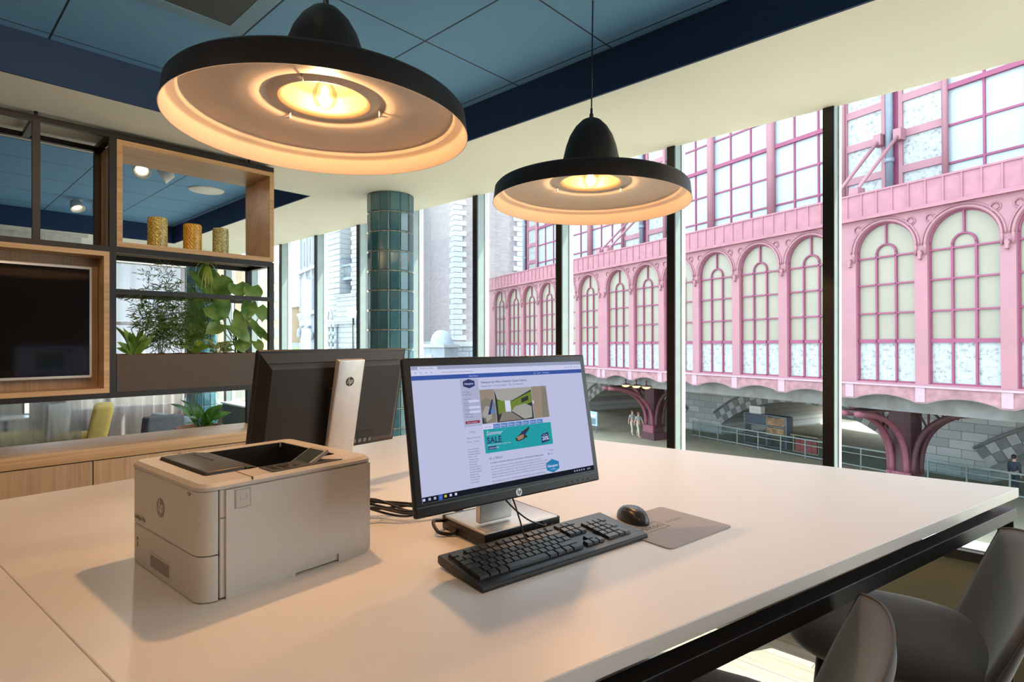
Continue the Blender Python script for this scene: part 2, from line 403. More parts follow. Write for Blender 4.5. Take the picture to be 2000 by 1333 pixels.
def teal_mat():
    if 'teal' in MATS: return MATS['teal']
    m = bpy.data.materials.new('teal_glazed_tile'); MATS['teal'] = m; m.use_nodes = True; nt = m.node_tree; b = nt.nodes['Principled BSDF']
    L = nt.links.new; a = nt.nodes.new('ShaderNodeAttribute'); a.attribute_name = 'shade'
    tc = nt.nodes.new('ShaderNodeTexCoord'); n = nt.nodes.new('ShaderNodeTexNoise'); n.inputs['Scale'].default_value = 14; L(tc.outputs['Object'], n.inputs[0])
    ad = nt.nodes.new('ShaderNodeMath'); ad.operation = 'ADD'; L(a.outputs['Fac'], ad.inputs[0]); L(n.outputs['Fac'], ad.inputs[1])
    h = nt.nodes.new('ShaderNodeMath'); h.operation = 'MULTIPLY'; h.inputs[1].default_value = .5; L(ad.outputs[0], h.inputs[0])
    r = nt.nodes.new('ShaderNodeValToRGB'); r.color_ramp.elements[0].position = .2; r.color_ramp.elements[1].position = .8
    r.color_ramp.elements[0].color = (.035,.125,.165,1); r.color_ramp.elements[1].color = (.09,.235,.285,1)
    L(h.outputs[0], r.inputs[0]); L(r.outputs[0], b.inputs['Base Color']); b.inputs['Roughness'].default_value = .12
    b.inputs['Coat Weight'].default_value = .5
    return m
column(2.80, 3.98, 'teal glazed tile column standing clear in front of the windows')
column(2.85, 8.41, 'second teal tiled column at the far end of the room, seen through the shelf unit')

# ceiling vent
v = empty('ceiling_vent', 'square perforated metal air vent set in the blue tiled ceiling', 'vent', (.79, 2.43, ZC))
b = MB(); w = .292; i = .225
for a, c in (((-w,-w,-.006),(w,-i,0)), ((-w,i,-.006),(w,w,0)), ((-w,-i,-.006),(-i,i,0)), ((i,-i,-.006),(w,i,0))): b.box(a, c)
b.obj('frame', mat('vent_frame', (0.150,0.280,0.420), .5, .2, noise=.05), v)
def perf():
    m = bpy.data.materials.new('perforated_sheet'); m.use_nodes = True; nt = m.node_tree; p = nt.nodes['Principled BSDF']; L = nt.links.new
    tc = nt.nodes.new('ShaderNodeTexCoord'); vo = nt.nodes.new('ShaderNodeTexVoronoi'); vo.inputs['Scale'].default_value = 130; vo.inputs['Randomness'].default_value = 0
    L(tc.outputs['Object'], vo.inputs[0]); r = nt.nodes.new('ShaderNodeValToRGB'); r.color_ramp.interpolation = 'CONSTANT'
    r.color_ramp.elements[0].color = (.008,.010,.012,1); r.color_ramp.elements[1].position = .42; r.color_ramp.elements[1].color = (.035,.05,.065,1)
    L(vo.outputs['Distance'], r.inputs[0]); L(r.outputs[0], p.inputs['Base Color']); p.inputs['Roughness'].default_value = .5
    return m
MB().box((-i,-i,-.004),(i,i,-.001)).obj('perforated_sheet', perf(), v)
tag(MB().lathe([(.0,-.012),(.140,-.012),(.150,-.004),(.150,0)], 40).obj('ceiling_speaker', mat('speaker_white', (.80,.79,.76), .6, noise=.02), loc=(1.973, 5.707, ZC)),
    'round white flush speaker disc in the blue ceiling beyond the shelves', 'speaker')

# track spotlights beyond the shelves
def spot(x, y, tilt, az, label, power=12):
    root = empty('ceiling_spotlight', label, 'spotlight', (x, y, ZC-.06), group='white spotlights on the far blue ceiling')
    W = mat('spot_white', (.78,.77,.74), .4, noise=.02)
    MB().box((-.05,-.012,.045),(.05,.012,.06)).cyl((0,0,.0),(0,0,.05),.008,10).obj('mount', W, root)
    M = Matrix.Rotation(az, 4, 'Z') @ Matrix.Rotation(tilt, 4, 'Y')
    MB().lathe([(.025,.05),(.045,.04),(.058,-.03),(.062,-.045),(.052,-.045),(.042,-.02),(.0,-.012)], 28, M=M).obj('lamp_head', W, root)
    MB().lathe([(.0,-.028),(.026,-.028),(.026,-.02)], 20, M=M).obj('lamp_lens', emit_mat('spot_lens', (1,.86,.66), 6), root)
    ld = bpy.data.lights.new('spot', 'SPOT'); ld.energy = power; ld.spot_size = radians(85); ld.spot_blend = .6; ld.color = (1,.87,.70); ld.shadow_soft_size = .03
    lo = bpy.data.objects.new('spot', ld); COL.objects.link(lo); lo.parent = root
    lo.matrix_local = M @ Matrix.Translation((0,0,-.05))
    return root
spot(1.316, 5.164, radians(50), radians(76), 'white round spotlight facing the viewer, left one of the pair above the yellow vases')
spot(1.494, 5.191, radians(55), radians(-25), 'white spotlight seen edge on, right one of the pair above the yellow vases')
spot(1.227, 7.016, radians(30), radians(110), 'white spotlight on a short bar in the left open bay of the shelf unit')
spot(1.400, 6.99, radians(30), radians(-120), 'white spotlight half hidden behind the black shelf post')

def fill_spot(x, y, target, power, label, size=110):  # unseen lamps added as fill for table and shelves
    root = empty('ceiling_spotlight', label, 'spotlight', (x, y, ZC-.06), group='added fill spotlights on the near blue ceiling')
    W = mat('spot_white', (.78,.77,.74), .4, noise=.02)
    MB().box((-.05,-.012,.045),(.05,.012,.06)).cyl((0,0,.0),(0,0,.05),.008,10).obj('mount', W, root)
    M = (Vector(target)-Vector((x,y,ZC-.06))).to_track_quat('-Z','Y').to_matrix().to_4x4()
    MB().lathe([(.045,.05),(.065,.04),(.078,-.03),(.082,-.045),(.072,-.045),(.062,-.02),(.0,-.012)], 28, M=M).obj('lamp_head', W, root)
    MB().lathe([(.0,-.016),(.06,-.016),(.06,-.022)], 20, M=M).obj('lamp_lens', emit_mat('spot_lens', (1,.86,.66), 6), root)
    ld = bpy.data.lights.new('spot', 'SPOT'); ld.energy = power; ld.spot_size = radians(size); ld.spot_blend = .7; ld.color = (1,.66,.37); ld.shadow_soft_size = .10
    lo = bpy.data.objects.new('spot', ld); COL.objects.link(lo); lo.parent = root; lo.matrix_local = M @ Matrix.Translation((0,0,-.05))
for x, y, t, p in ((1.5,-.3,(1.6,1.0,1.0),5),(-1.0,1.3,(-.1,1.7,1.0),16),(-1.2,-.6,(.3,1.2,.8),34),(.4,-1.6,(1.2,.2,.6),30),(-1.5,2.4,(-.2,3.8,1.0),34),(.6,1.35,(.9,3.8,1.6),44)):
    fill_spot(x, y, t, p, 'fill spotlight added on the near blue ceiling above the table, out of the picture')

# ================================================================== SHELF UNIT
YF, YB = 3.846, 4.237
def R(z): return CH+z
su = empty('shelf_unit', 'tall open shelf unit of black steel frame with oak boxes dividing the room', 'shelf unit', (0, YF, 0))
def local(mb, name, m, parent, **k):            # meshes given in world coordinates, parented to a thing at a location
    mb.v = [tuple(Vector(p)-Vector(parent_loc(parent))) for p in mb.v]
    return mb.obj(name, m, parent, **k)
def parent_loc(o):
    l = Vector((0,0,0))
    while o: l += o.location; o = o.parent
    return l
T = .032; DPT = [(YF, YF+T), (YB-T, YB)]
ZT = R(1.170); ZWT = R(-.590)
for x, zb, zt in ((-1.62, ZWT, ZT), (-.56, R(.53), ZT), (.489, R(.53), ZT), (.823, R(-.32), ZT), (1.726, ZWT, R(.53))):
    for ya, yb in DPT:
        if x in (-.56, .489) and ya > YF: continue
        local(MB().box((x, ya, zb), (x+T, yb, zt)), 'post', STEEL, su)
for z, xa, xb in ((1.144, -1.62, 1.758), (.500, -1.62, 1.758), (-.320, -1.62, 1.758)):
    for ya, yb in DPT: local(MB().box((xa, ya+.001, R(z)), (xb, yb-.001, R(z)+.030)), 'rail', STEEL, su)
for ya, yb in DPT: local(MB().box((.855, ya+.001, R(.268)), (1.726, yb-.001, R(.295))), 'rail', STEEL, su)
for z in (1.144, .500, -.320):
    for x in (-1.62, -.56, .489, .823, 1.726): local(MB().box((x, YF+T, R(z)+.001), (x+T, YB-T, R(z)+.029)), 'cross_rail', STEEL, su)
for x in (.505, 1.60): local(MB().cyl((x, YF+.016, ZT), (x, YF+.016, ZS), .008, 10), 'ceiling_stud', STEEL, su)
# oak display box
b = MB(); xa, xb, za, zb, t = .857, 1.757, R(.534), R(1.140), .028
b.box((xa, YF-.003, za), (xb, YB, za+t)); b.box((xa, YF-.003, zb-t), (xb, YB, zb)); b.box((xa, YF-.003, za+t), (xa+t, YB, zb-t)); b.box((xb-t, YF-.003, za+t), (xb, YB, zb-t))
local(b, 'display_box', OAK_X, su)
# oak niche for the television
b = MB(); xa, xb, za, zb, t = -1.588, .8225, R(-.290), R(.4995), .026
b.box((xa, YF-.003, za), (xb, YF+.16, za+t)); b.box((xa, YF-.003, zb-t), (xb, YF+.16, zb)); b.box((xa, YF-.003, za+t), (xa+t, YF+.16, zb-t)); b.box((xb-t, YF-.003, za+t), (xb, YF+.16, zb-t))
ni = local(b, 'television_niche', OAK_X, su)
o = MB().box((xa+t, YF+.145, za+t), (xb-t, YF+.16, zb-t)).obj('back_panel', OAK_DK, ni, loc=(0, -YF, 0))
tv = empty('television', 'wall television with thin silver frame and dark glossy screen inside the oak niche', 'television', (.0, 3.95, 0))
x1, z0, z1, x0_ = .762, R(-.207), R(.417), -.36
local(MB().rbox((x0_, 3.935, z0), (x1, 3.985, z1), .006), 'casing', mat('tv_silver', (.60,.58,.56), .35, .3, noise=.03), tv)
local(MB().box((x0_+.014, 3.9325, z0+.016), (x1-.014, 3.936, z1-.016)), 'screen', mat('tv_screen', (.008,.007,.007), .06, spec=.30, noise=.05), tv)
local(MB().box((.1, 3.985, .0+R(-.05)), (.3, 3.991, R(.2))), 'wall_bracket', STEEL, tv)

# worktop and cabinets
wt = tag(local(MB().rbox((-1.7, YF-.01, R(-.655)), (1.79, YB+.02, ZWT), .002), 'worktop', OAK_X, empty('tmp', None, None)) , 'long oak worktop running under the shelf unit', 'worktop')
tmp = wt.parent; wt.parent = None; bpy.data.objects.remove(tmp)
xs = [-1.69, -.98, -.12, .747, 1.78]
labs = ['oak fronted base cabinet at the far left under the worktop', 'oak fronted base cabinet left of the table seam under the worktop',
        'oak base cabinet left of the thin vertical door gap under the worktop', 'oak base cabinet right of the thin door gap, behind the printer']
for i in range(4):
    c = empty('base_cabinet', labs[i], 'cabinet', (xs[i], YF, 0), group='oak base cabinets under the worktop')
    w = xs[i+1]-xs[i]
    MB().box((.002, .022, .06), (w-.002, YB-YF, R(-.657))).box((.02,.04,0),(w-.02,.35,.06)).obj('body', OAK_DK, c)
    MB().box((.003, .0, .07), (w-.003, .02, R(-.662))).obj('door', OAK_Z, c)

# planter with plants
pl = empty('planter_box', 'long brown metal planter set in the shelf unit', 'planter', (.857, YF, R(-.289)))
b = MB(); L_ = .867; D_ = YB-YF; H_ = .209
b.box((0,-.002,0),(L_,.004,H_)); b.box((0,D_-.004,0),(L_,D_,H_)); b.box((0,.004,0),(.004,D_-.004,H_)); b.box((L_-.004,.004,0),(L_,D_-.004,H_)); b.box((.004,.004,0),(L_-.004,D_-.004,.006))
b.obj('trough', PLANTER, pl)
b = MB().box((.005,.005,.01),(L_-.005,D_-.005,H_-.012))
for i in range(420):
    x = random.uniform(.02, L_-.02); y = random.uniform(.01, D_-.02); s = random.uniform(.006,.014)
    b.box((-s,-s*.6,-s*.4),(s,s*.6,s*.4), M=Matrix.Translation((x,y,H_-.010+random.uniform(0,.008))) @ Matrix.Rotation(random.uniform(0,6),4,'Z') @ Matrix.Rotation(random.uniform(-.5,.5),4,'X'))
b.obj('bark_mulch', mat('bark', (.22,.085,.035), .9, noise=.5, nscale=60), pl)['kind'] = 'stuff'

def leaf_mat(name, c1, c2, scale=12, rough=.38):
    if name in MATS: return MATS[name]
    m = bpy.data.materials.new(name); MATS[name] = m; m.use_nodes = True; nt = m.node_tree; b = nt.nodes['Principled BSDF']; L = nt.links.new
    tc = nt.nodes.new('ShaderNodeTexCoord'); n = nt.nodes.new('ShaderNodeTexNoise'); n.inputs['Scale'].default_value = scale; n.inputs['Detail'].default_value = 4
    L(tc.outputs['Object'], n.inputs[0]); r = nt.nodes.new('ShaderNodeValToRGB'); r.color_ramp.elements[0].position = .35; r.color_ramp.elements[1].position = .65
    r.color_ramp.elements[0].color = (*c1,1); r.color_ramp.elements[1].color = (*c2,1); L(n.outputs['Fac'], r.inputs[0]); L(r.outputs[0], b.inputs['Base Color'])
    b.inputs['Roughness'].default_value = rough
    tr = nt.nodes.new('ShaderNodeBsdfTranslucent'); L(r.outputs[0], tr.inputs['Color']); mx = nt.nodes.new('ShaderNodeMixShader'); mx.inputs[0].default_value = .35
    out = nt.nodes['Material Output']; L(b.outputs[0], mx.inputs[1]); L(tr.outputs[0], mx.inputs[2]); L(mx.outputs[0], out.inputs['Surface'])
    return m
def leaf(mb, base, tip, width, nrm=(0,-1,.4), bend=.15, shape='ovate', fold=.25, n=8, twist=0):
    """a leaf from base to tip, folded along the midrib and arching along nrm"""
    base = Vector(base); tip = Vector(tip); ax = tip-base; Ln = ax.length; a = ax.normalized(); nn = Vector(nrm); nn = (nn-a*nn.dot(a))
    if nn.length < 1e-4: nn = a.orthogonal()
    nn.normalize(); side = a.cross(nn); vs = []; m = 2
    for i in range(n+1):
        t = i/n
        if shape == 'heart': w = (sin(pi*min(1, t*.93+.16))**.75)*(1-.15*t) if t < .98 else .02; back = -.16*(1-t)**3*Ln
        elif shape == 'lance': w = sin(pi*min(1,(t*.92+.06)))**1.1; back = 0
        elif shape == 'strap': w = min(1, t*6+.5)*min(1, (1-t)*3.2+.03); back = 0
        else: w = sin(pi*min(1,(t**.8)*.97+.03)); back = 0
        if i == n: w = .01
        c = base + a*(Ln*t) + nn*(bend*Ln*4*t*(1-t))
        for j in range(-m, m+1):
            q = j/m; vs.append(c + side*(q*w*width/2) + nn*(abs(q)*fold*w*width/2) + (a*(back*abs(q)) if shape == 'heart' else Vector((0,0,0))))
    k = 2*m+1
    mb.add(vs, [(i*k+j, i*k+j+1, (i+1)*k+j+1, (i+1)*k+j) for i in range(n) for j in range(k-1)], True)
def curve_pts(p0, p1, lift, n=8):
    p0 = Vector(p0); p1 = Vector(p1); return [p0.lerp(p1, i/n)+Vector(lift)*(4*(i/n)*(1-i/n)) for i in range(n+1)]
def finish(root, mb, name, m):
    mb.v = [tuple(Vector(p)-root.location) for p in mb.v]
    return mb.obj(name, m, root)
ZSOIL = R(-.289)+.198
# 1 rosette at the left
g = empty('bromeliad', 'low rosette plant with broad yellow green strap leaves at the left end of the planter', 'plant', (px(262,690,3.98).x, 3.98, ZSOIL))
mb = MB(); c = g.location
for i in range(17):
    a = 2*pi*i/17*2.4; r = .07+.07*((i*7)%5)/5; h = .07+.13*((i*5)%7)/7
    leaf(mb, c+Vector((.01*cos(a),.01*sin(a),0)), c+Vector((r*1.15*cos(a), r*.9*sin(a), h)), .034, (-cos(a)*.5,-sin(a)*.5,1), .10, 'strap', .3)
for tx, ty in ((240,640),(300,655),(228,668),(285,650),(226,680)): leaf(mb, c, px(tx,ty,3.95), .038, (0,-1,.5), .12, 'strap', .3)
finish(g, mb, 'foliage', leaf_mat('leaf_lime', (.10,.22,.03), (.30,.46,.08)))
# 2 wispy fine-leaved shrub
def wisp(name, label, base, stems, m1, seedv, ll=.035):
    rnd = random.Random(seedv); g = empty(name, label, 'plant', base); st = MB(); lf = MB()
    for (tp, lean) in stems:
        pts = curve_pts(base, tp, lean, 10); st.tube(pts, [.0016*(1-.6*i/10) for i in range(11)], 5)
        for i in range(3, 11):
            for q in range(7):
                d = Vector((rnd.uniform(-1,1), rnd.uniform(-.8,.8), rnd.uniform(-.5,.9))).normalized(); ln = rnd.uniform(.03,.075)
                p = pts[i]+Vector((rnd.uniform(-.004,.004),0,rnd.uniform(-.02,.02))); e = p+d*ln+Vector((0,0,-.010)); st.tube([p, (p+e)/2+Vector((0,0,.006)), e], .0007, 3, cap=False)
                for u in range(3):
                    pp = p.lerp(e, .4+.3*u); dd = (d+Vector((rnd.uniform(-.9,.9), rnd.uniform(-.9,.9), rnd.uniform(-.9,.4)))).normalized()
                    leaf(lf, pp, pp+dd*ll*rnd.uniform(.6,1.2), .0055, (0,-1,.3), .1, 'lance', .1, 3)
    finish(g, st, 'stems', mat('stem_green', (.10,.13,.04), .6, noise=.2)); finish(g, lf, 'foliage', m1); return g
bs = Vector((px(315,690,4.03).x, 4.03, ZSOIL))
wisp('bamboo_shrub', 'tall wispy fine leaved shrub rising through the middle rail of the planter bay', bs,
     [(px(x,y,4.0+dy), (dx,0,0)) for x,y,dx,dy in ((318,520,.02,0),(262,575,-.01,.03),(290,540,-.02,.05),(330,560,.01,-.04),(350,590,.03,.03),(300,600,0,-.05),(275,610,-.02,0),(368,615,.02,0),(335,545,.03,.06),(305,575,.0,.1),(345,625,.01,0),(322,610,0,.05))],
     leaf_mat('leaf_fine', (.045,.09,.02), (.14,.24,.04)), 3)
bs = Vector((px(375,690,4.10).x, 4.10, ZSOIL))
wisp('feathery_fern', 'bright green feathery plant between the wispy shrub and the big heart leaves', bs,
     [(px(x,y,4.08+dy), (dx,0,.02)) for x,y,dx,dy in ((395,600,.0,0),(372,590,.01,.03),(410,625,.03,0),(362,640,0,.02),(385,570,.0,.05),(400,560,.02,0))],
     leaf_mat('leaf_fern', (.12,.26,.03), (.30,.48,.08)), 5, .05)
# 3 drooping palm tuft
g = empty('umbrella_palm', 'slim plant with a tuft of drooping yellow green ribbon leaves above the middle rail', 'plant', (px(418,690,4.05).x, 4.05, ZSOIL))
mb = MB(); tp = px(404,520,4.0); st = MB().tube(curve_pts(g.location, tp, (-.02,0,0)), .003, 6)
for ex_, ey_, dy in ((372,514,0),(385,545,.02),(392,575,-.02),(400,590,0),(410,592,.03),(418,560,-.03),(428,545,0),(380,530,.04),(420,585,.02),(395,600,.05),(425,525,0),(405,560,-.05),(388,560,.06),(414,575,-.04)):
    e = px(ex_, ey_, 4.0+dy); n_ = 7; pts = curve_pts(tp, e, (0,0,.045), n_)
    vs = []
    for i, p in enumerate(pts):
        w = .0045*min(1, (1-i/n_)*2+.1); vs += [p+Vector((-w,0,0)), p+Vector((w,0,.0))]
    mb.add(vs, [(2*i,2*i+1,2*i+3,2*i+2) for i in range(n_)], True)
finish(g, st, 'stem', mat('stem_green', (.10,.13,.04), .6)); finish(g, mb, 'foliage', leaf_mat('leaf_ribbon', (.22,.36,.04), (.50,.60,.10)))
# 4 big heart-leaved plant
g = empty('philodendron', 'large heart leaved climbing plant filling the right end of the planter', 'plant', (px(468,690,3.98).x, 3.98, ZSOIL))
mb = MB(); st = MB(); c = g.location
big_scale = .92
big = [((388,532),(432,592),62,4.06),((425,548),(450,582),50,4.04),((462,556),(470,585),46,3.92),((492,560),(492,594),44,3.90),((412,596),(448,624),70,4.0),
       ((430,633),(398,655),34,4.0),((452,636),(490,672),36,3.90),((470,610),(474,652),38,3.96),((505,600),(512,632),38,3.97),((486,628),(512,668),26,3.93),
       ((498,640),(528,672),20,3.92),((462,668),(478,692),24,3.93),((500,668),(512,690),24,3.95),((488,592),(478,630),34,3.94),((515,612),(524,628),22,3.99),((484,662),(474,690),22,3.97)]
for (bx,by),(tx,ty),w,yy in big:
    base = px(bx,by,yy); tipp = px(tx,ty,yy-.03); wd = w*3.6/FPX*1.05*big_scale
    leaf(mb, base, tipp, wd, (random.uniform(-.3,.3),-1,random.uniform(.1,.7)), .10, 'heart', .18, 9)
    st.tube(curve_pts(c+Vector((random.uniform(-.03,.03),random.uniform(-.02,.02),0)), base, (random.uniform(-.05,.03),.03,.03)), .0028, 6)
finish(g, mb, 'foliage', leaf_mat('leaf_heart', (.06,.17,.03), (.30,.46,.12), 9, .28)); finish(g, st, 'stems', mat('stem_green', (.10,.13,.04), .6))
# 5, 6 low plants
for (x,y), lab, sd, mm in (((383,672),'low plant with ruffled bright green leaves in front of the feathery fern',1,leaf_mat('leaf_lime2',(.16,.30,.03),(.34,.50,.08))),
                       ((425,676),'low plant with variegated cream and green leaves beside the heart leaved plant',2,leaf_mat('leaf_varieg',(.10,.22,.04),(.60,.66,.38),40))):
    rnd = random.Random(sd); g = empty('leafy_plant', lab, 'plant', (px(x,690,3.93).x, 3.93, ZSOIL), group='low leafy plants in the planter'); mb = MB(); c = g.location
    for i in range(16):
        a = rnd.uniform(0, 2*pi); r = rnd.uniform(.02,.075); h = rnd.uniform(.02,.085)
        base = c+Vector((r*.4*cos(a), r*.3*sin(a), h*.7)); leaf(mb, base, c+Vector((r*1.5*cos(a), r*.9*sin(a), h*1.25)), .050, (0,-.5,1), .1, 'ovate', .2, 6)
        mb.tube([c, base], .0016, 4)
    finish(g, mb, 'foliage', mm)

# vases
VM = None
def vase_mat(name, c1, c2):
    m = mat(name, c1, .18, noise=.0, bump=.0); nt = m.node_tree; b = nt.nodes['Principled BSDF']; L = nt.links.new
    tc = nt.nodes.new('ShaderNodeTexCoord'); vo = nt.nodes.new('ShaderNodeTexVoronoi'); vo.inputs['Scale'].default_value = 95; L(tc.outputs['Object'], vo.inputs[0])
    r = nt.nodes.new('ShaderNodeValToRGB'); r.color_ramp.elements[0].color = (*c2,1); r.color_ramp.elements[1].position = .6; r.color_ramp.elements[1].color = (*c1,1)  # hobnail highlights and dark gaps drawn into the cell colours
    L(vo.outputs['Distance'], r.inputs[0]); L(r.outputs[0], b.inputs['Base Color']); b.inputs['Transmission Weight'].default_value = .0; b.inputs['Coat Weight'].default_value = .4
    return m
for (x, y, r0, h, lab, c1, c2) in ((1.10, 3.99, .0510, .190, 'left hobnail glass vase, olive yellow with amber tint', (.40,.28,.03), (.95,.85,.35)),
                                (1.30, 4.00, .0500, .180, 'middle hobnail glass vase, strong golden yellow', (.55,.28,.01), (1.0,.66,.08)),
                                (1.474, 4.01, .0450, .180, 'right hobnail glass vase, pale greenish yellow', (.34,.32,.10), (.90,.90,.48))):
    prof = [(0,.004),(r0*.9,.0),(r0,.006)]; vs = []
    b = MB(); nn, mm = 36, 26; P = []
    for j in range(mm*2+1):
        z = .006+(h-.006)*j/(mm*2); row = []
        for i in range(nn*2):
            a = 2*pi*i/(nn*2); bump_ = .0035*abs(sin(nn/2*a + (j//2 % 2)*pi/2))*abs(sin(pi*j/2)) if True else 0
            rr = r0+ (.0035*max(0, sin(nn/2.0*a + j*.9)) )*(1 if 1 < j < mm*2-1 else 0); row.append((rr*cos(a), rr*sin(a), z))
        P += row
    k_ = nn*2
    b.add(P, [(j*k_+i, j*k_+(i+1)%k_, (j+1)*k_+(i+1)%k_, (j+1)*k_+i) for j in range(mm*2) for i in range(k_)], True)
    b.lathe([(r0,h),(r0-.004,h),(r0-.005,.012),(0,.010)], 72); b.lathe([(0,0),(r0*.93,0),(r0,.006)], 72)
    tag(b.obj('glass_vase', vase_mat('vase_'+lab[:5], c1, c2), loc=(x, y, R(.562))), lab + ', on the oak display box', 'vase', 'hobnail vases on the display box')

# ================================================================== TABLE
ZTAB = R(-.477)
def inset(poly, d):
    n = len(poly); out = []
    for i in range(n):
        p0, p1, p2 = Vector(poly[i-1]), Vector(poly[i]), Vector(poly[(i+1) % n])
        e1 = (p1-p0).normalized(); e2 = (p2-p1).normalized(); n1 = Vector((-e1.y, e1.x)); n2 = Vector((-e2.y, e2.x))
        a1 = p1+n1*d; det = e1.x*(-e2.y)+e2.x*e1.y
        q = p1+n2*d-a1; s = (q.x*(-e2.y)+e2.x*q.y)/det; out.append(tuple(a1+e1*s))
    return out
def roundpoly(poly, r, n=4):
    out = []; m = len(poly)
    for i in range(m):
        p0, p1, p2 = Vector(poly[i-1]), Vector(poly[i]), Vector(poly[(i+1) % m])
        a = p1+(p0-p1).normalized()*r; b = p1+(p2-p1).normalized()*r
        for k_ in range(n+1):
            t = k_/n; out.append(tuple(a*(1-t)**2+p1*2*t*(1-t)+b*t*t))
    return out
TP = [(-1.2, .942), (2.49, .073), (2.213, 2.425), (-1.2, 2.215)]       # counter-clockwise
table = empty('table', 'large white topped high table on a dark metal frame in the foreground', 'table', (.6, 1.4, 0))
def cut(y): return .2+(y-1.07)*-.0822
def edge_y(x, p, q): return p[1]+(x-p[0])*(q[1]-p[1])/(q[0]-p[0])
yA = edge_y(.215, TP[0], TP[1]); yB = edge_y(.1, TP[2], TP[3]); xa_, xb_ = cut(yA), cut(yB); g_ = .0006
for poly in ([(xa_+g_, yA), TP[1], TP[2], (xb_+g_, yB)], [TP[0], (xa_-g_, yA), (xb_-g_, yB), TP[3]]):
    b = MB().prism(poly, ZTAB-.031, ZTAB); o = local(b, 'tabletop', WHITE_TOP, table, bevel=.002)
def ring(p_out, p_in, z0, z1, name):
    for i in range(4):
        j = (i+1) % 4; local(MB().prism([p_out[i], p_out[j], p_in[j], p_in[i]], z0, z1), name, STEEL, table, bevel=.0015)
ring(inset(TP, .055), inset(TP, .095), ZTAB-.0641, ZTAB-.0305, 'spacer_rail')
ring(inset(TP, .004), inset(TP, .044), ZTAB-.103, ZTAB-.0642, 'frame_rail')
for (x, y) in inset(TP, .024): local(MB().box((x-.02, y-.02, 0), (x+.02, y+.02, ZTAB-.1032)), 'leg', STEEL, table, bevel=.0015)

# ================================================================== PRINTER
th = radians(3)
pr = empty('printer', 'beige laser printer with dark output tray standing on the table', 'printer', (.372, 1.108, ZTAB), (0,0,th))
W_, D_, H_ = .375, .365, .216       # along local x (right side), local y (front face), height
def rprism(mb, x0, x1, y0, y1, z0, z1, r, corners=(1,1,1,1), n=6, mi=0):
    cs = [((x0,y0),0),((x1,y0),1),((x1,y1),2),((x0,y1),3)]; P = []
    for (x, y), i in cs:
        if not corners[i]: P.append((x, y)); continue
        cx = x0+r if i in (0,3) else x1-r; cy = y0+r if i in (0,1) else y1-r; a0 = [pi, 1.5*pi, 0, pi/2][i]
        for k_ in range(n+1): a = a0+pi/2*k_/n; P.append((cx+r*cos(a), cy+r*sin(a)))
    return mb.prism(P, z0, z1, mi=mi)
b = MB(); rprism(b, .036, W_, .004, D_-.004, .003, .150, .022, (0,1,1,0)); rprism(b, .330, W_, .004, D_-.004, .1502, .2035, .022, (0,1,1,0)); b.box((.036,.004,.1502),(.3298,.076,.2035)).box((.036,.328,.1502),(.3298,D_-.004,.2035)).box((.036,.0762,.1502),(.122,.3278,.2035)); body = b.obj('body', PRN, pr, bevel=.002, auto=True)
b = MB(); rprism(b, 0, .033, .002, D_-.002, .0865, .2035, .03, (1,0,0,1)); fr_ = b.obj('front_cover', PRN, pr, bevel=.0015, auto=True)
b = MB(); rprism(b, 0, .033, .002, D_-.002, .002, .0845, .03, (1,0,0,1)); tr_ = b.obj('paper_tray', PRN, pr, bevel=.0015, auto=True)
# hand recess of the tray, a flat panel with its shade put into the colour, and a rim
b = MB(); b.box((-.0012,.137,.016),(.0008,.239,.042)); b.obj('handle', mat('recess_shade', (0.260,0.230,0.200), .6, noise=.03), tr_)
b = MB(); b.box((-.003,.132,.043),(.001,.244,.0455)); b.box((-.002,.132,.013),(.001,.137,.043)); b.obj('handle_rim', PRN, tr_)
b = MB(); b.box((.0305,.0035,.0835),(.036,.362,.0875)); b.obj('seam_strip', PRN_DK, pr)
# side panels with the cut-out at the bottom
M_side = plate('side_panel', [(.046,.0),(.184,.0),(.184,.012),(.200,.016),(.284,.018),(.284,.0),(.352,.0),(.365,.01),(.365,.2015),(.046,.2015)], [], .004, PRN, pr)
M_side.location = (0, .0, 0)
b = MB().box((.062,-.0012,.163),(.092,.001,.199)).box((.0635,-.0018,.1645),(.0905,.001,.1975)); o = b.obj('power_button', PRN2, pr, bevel=.0012)
MB().box((.0630,-.0014,.1633),(.0912,-.0004,.1642)).box((.0630,-.0014,.1978),(.0912,-.0004,.1987)).box((.0622,-.0014,.1633),(.0632,-.0004,.1987)).box((.0908,-.0014,.1633),(.0918,-.0004,.1987)).box((.071,-.0022,.178),(.083,-.0015,.1785)).box((.071,-.0022,.178),(.0716,-.0015,.188)).box((.0824,-.0022,.178),(.083,-.0015,.188)).obj('button_outline', mat('line_grey', (.32,.29,.26), .6), pr)
# lid: bevelled frame around the tray opening
def lid(name, outer, inner, z0, z1):
    b = MB(); n = len(outer)
    vs = [(x,y,z0) for x,y in outer]+[(x,y,z1-.006) for x,y in outer]+[(x,y,z1) for x,y in inset(outer,.008)]+[(x,y,z1) for x,y in inner]+[(x,y,z0) for x,y in inner]
    fs = []
    for r_ in range(4):
        for i in range(n): j = (i+1) % n; fs.append((r_*n+i, r_*n+j, (r_+1)*n+j, (r_+1)*n+i))
    for i in range(n): j = (i+1) % n; fs.append((i, 4*n+i, 4*n+j, j))
    return b.add(vs, fs).obj(name, PRN2, pr, auto=True)
ou = []; 
for (x0,y0),a0 in (((.028,.028),pi),((W_-.026,.026),1.5*pi),((W_-.026,D_-.026),0),((.028,D_-.028),pi/2)):
    r_ = .028 if x0 < .1 else .026
    for k_ in range(6): a = a0+pi/2*k_/5; ou.append((x0+r_*cos(a), y0+r_*sin(a)))
x0i, x1i, y0i, y1i = .040, .328, .078, .325; inn = []
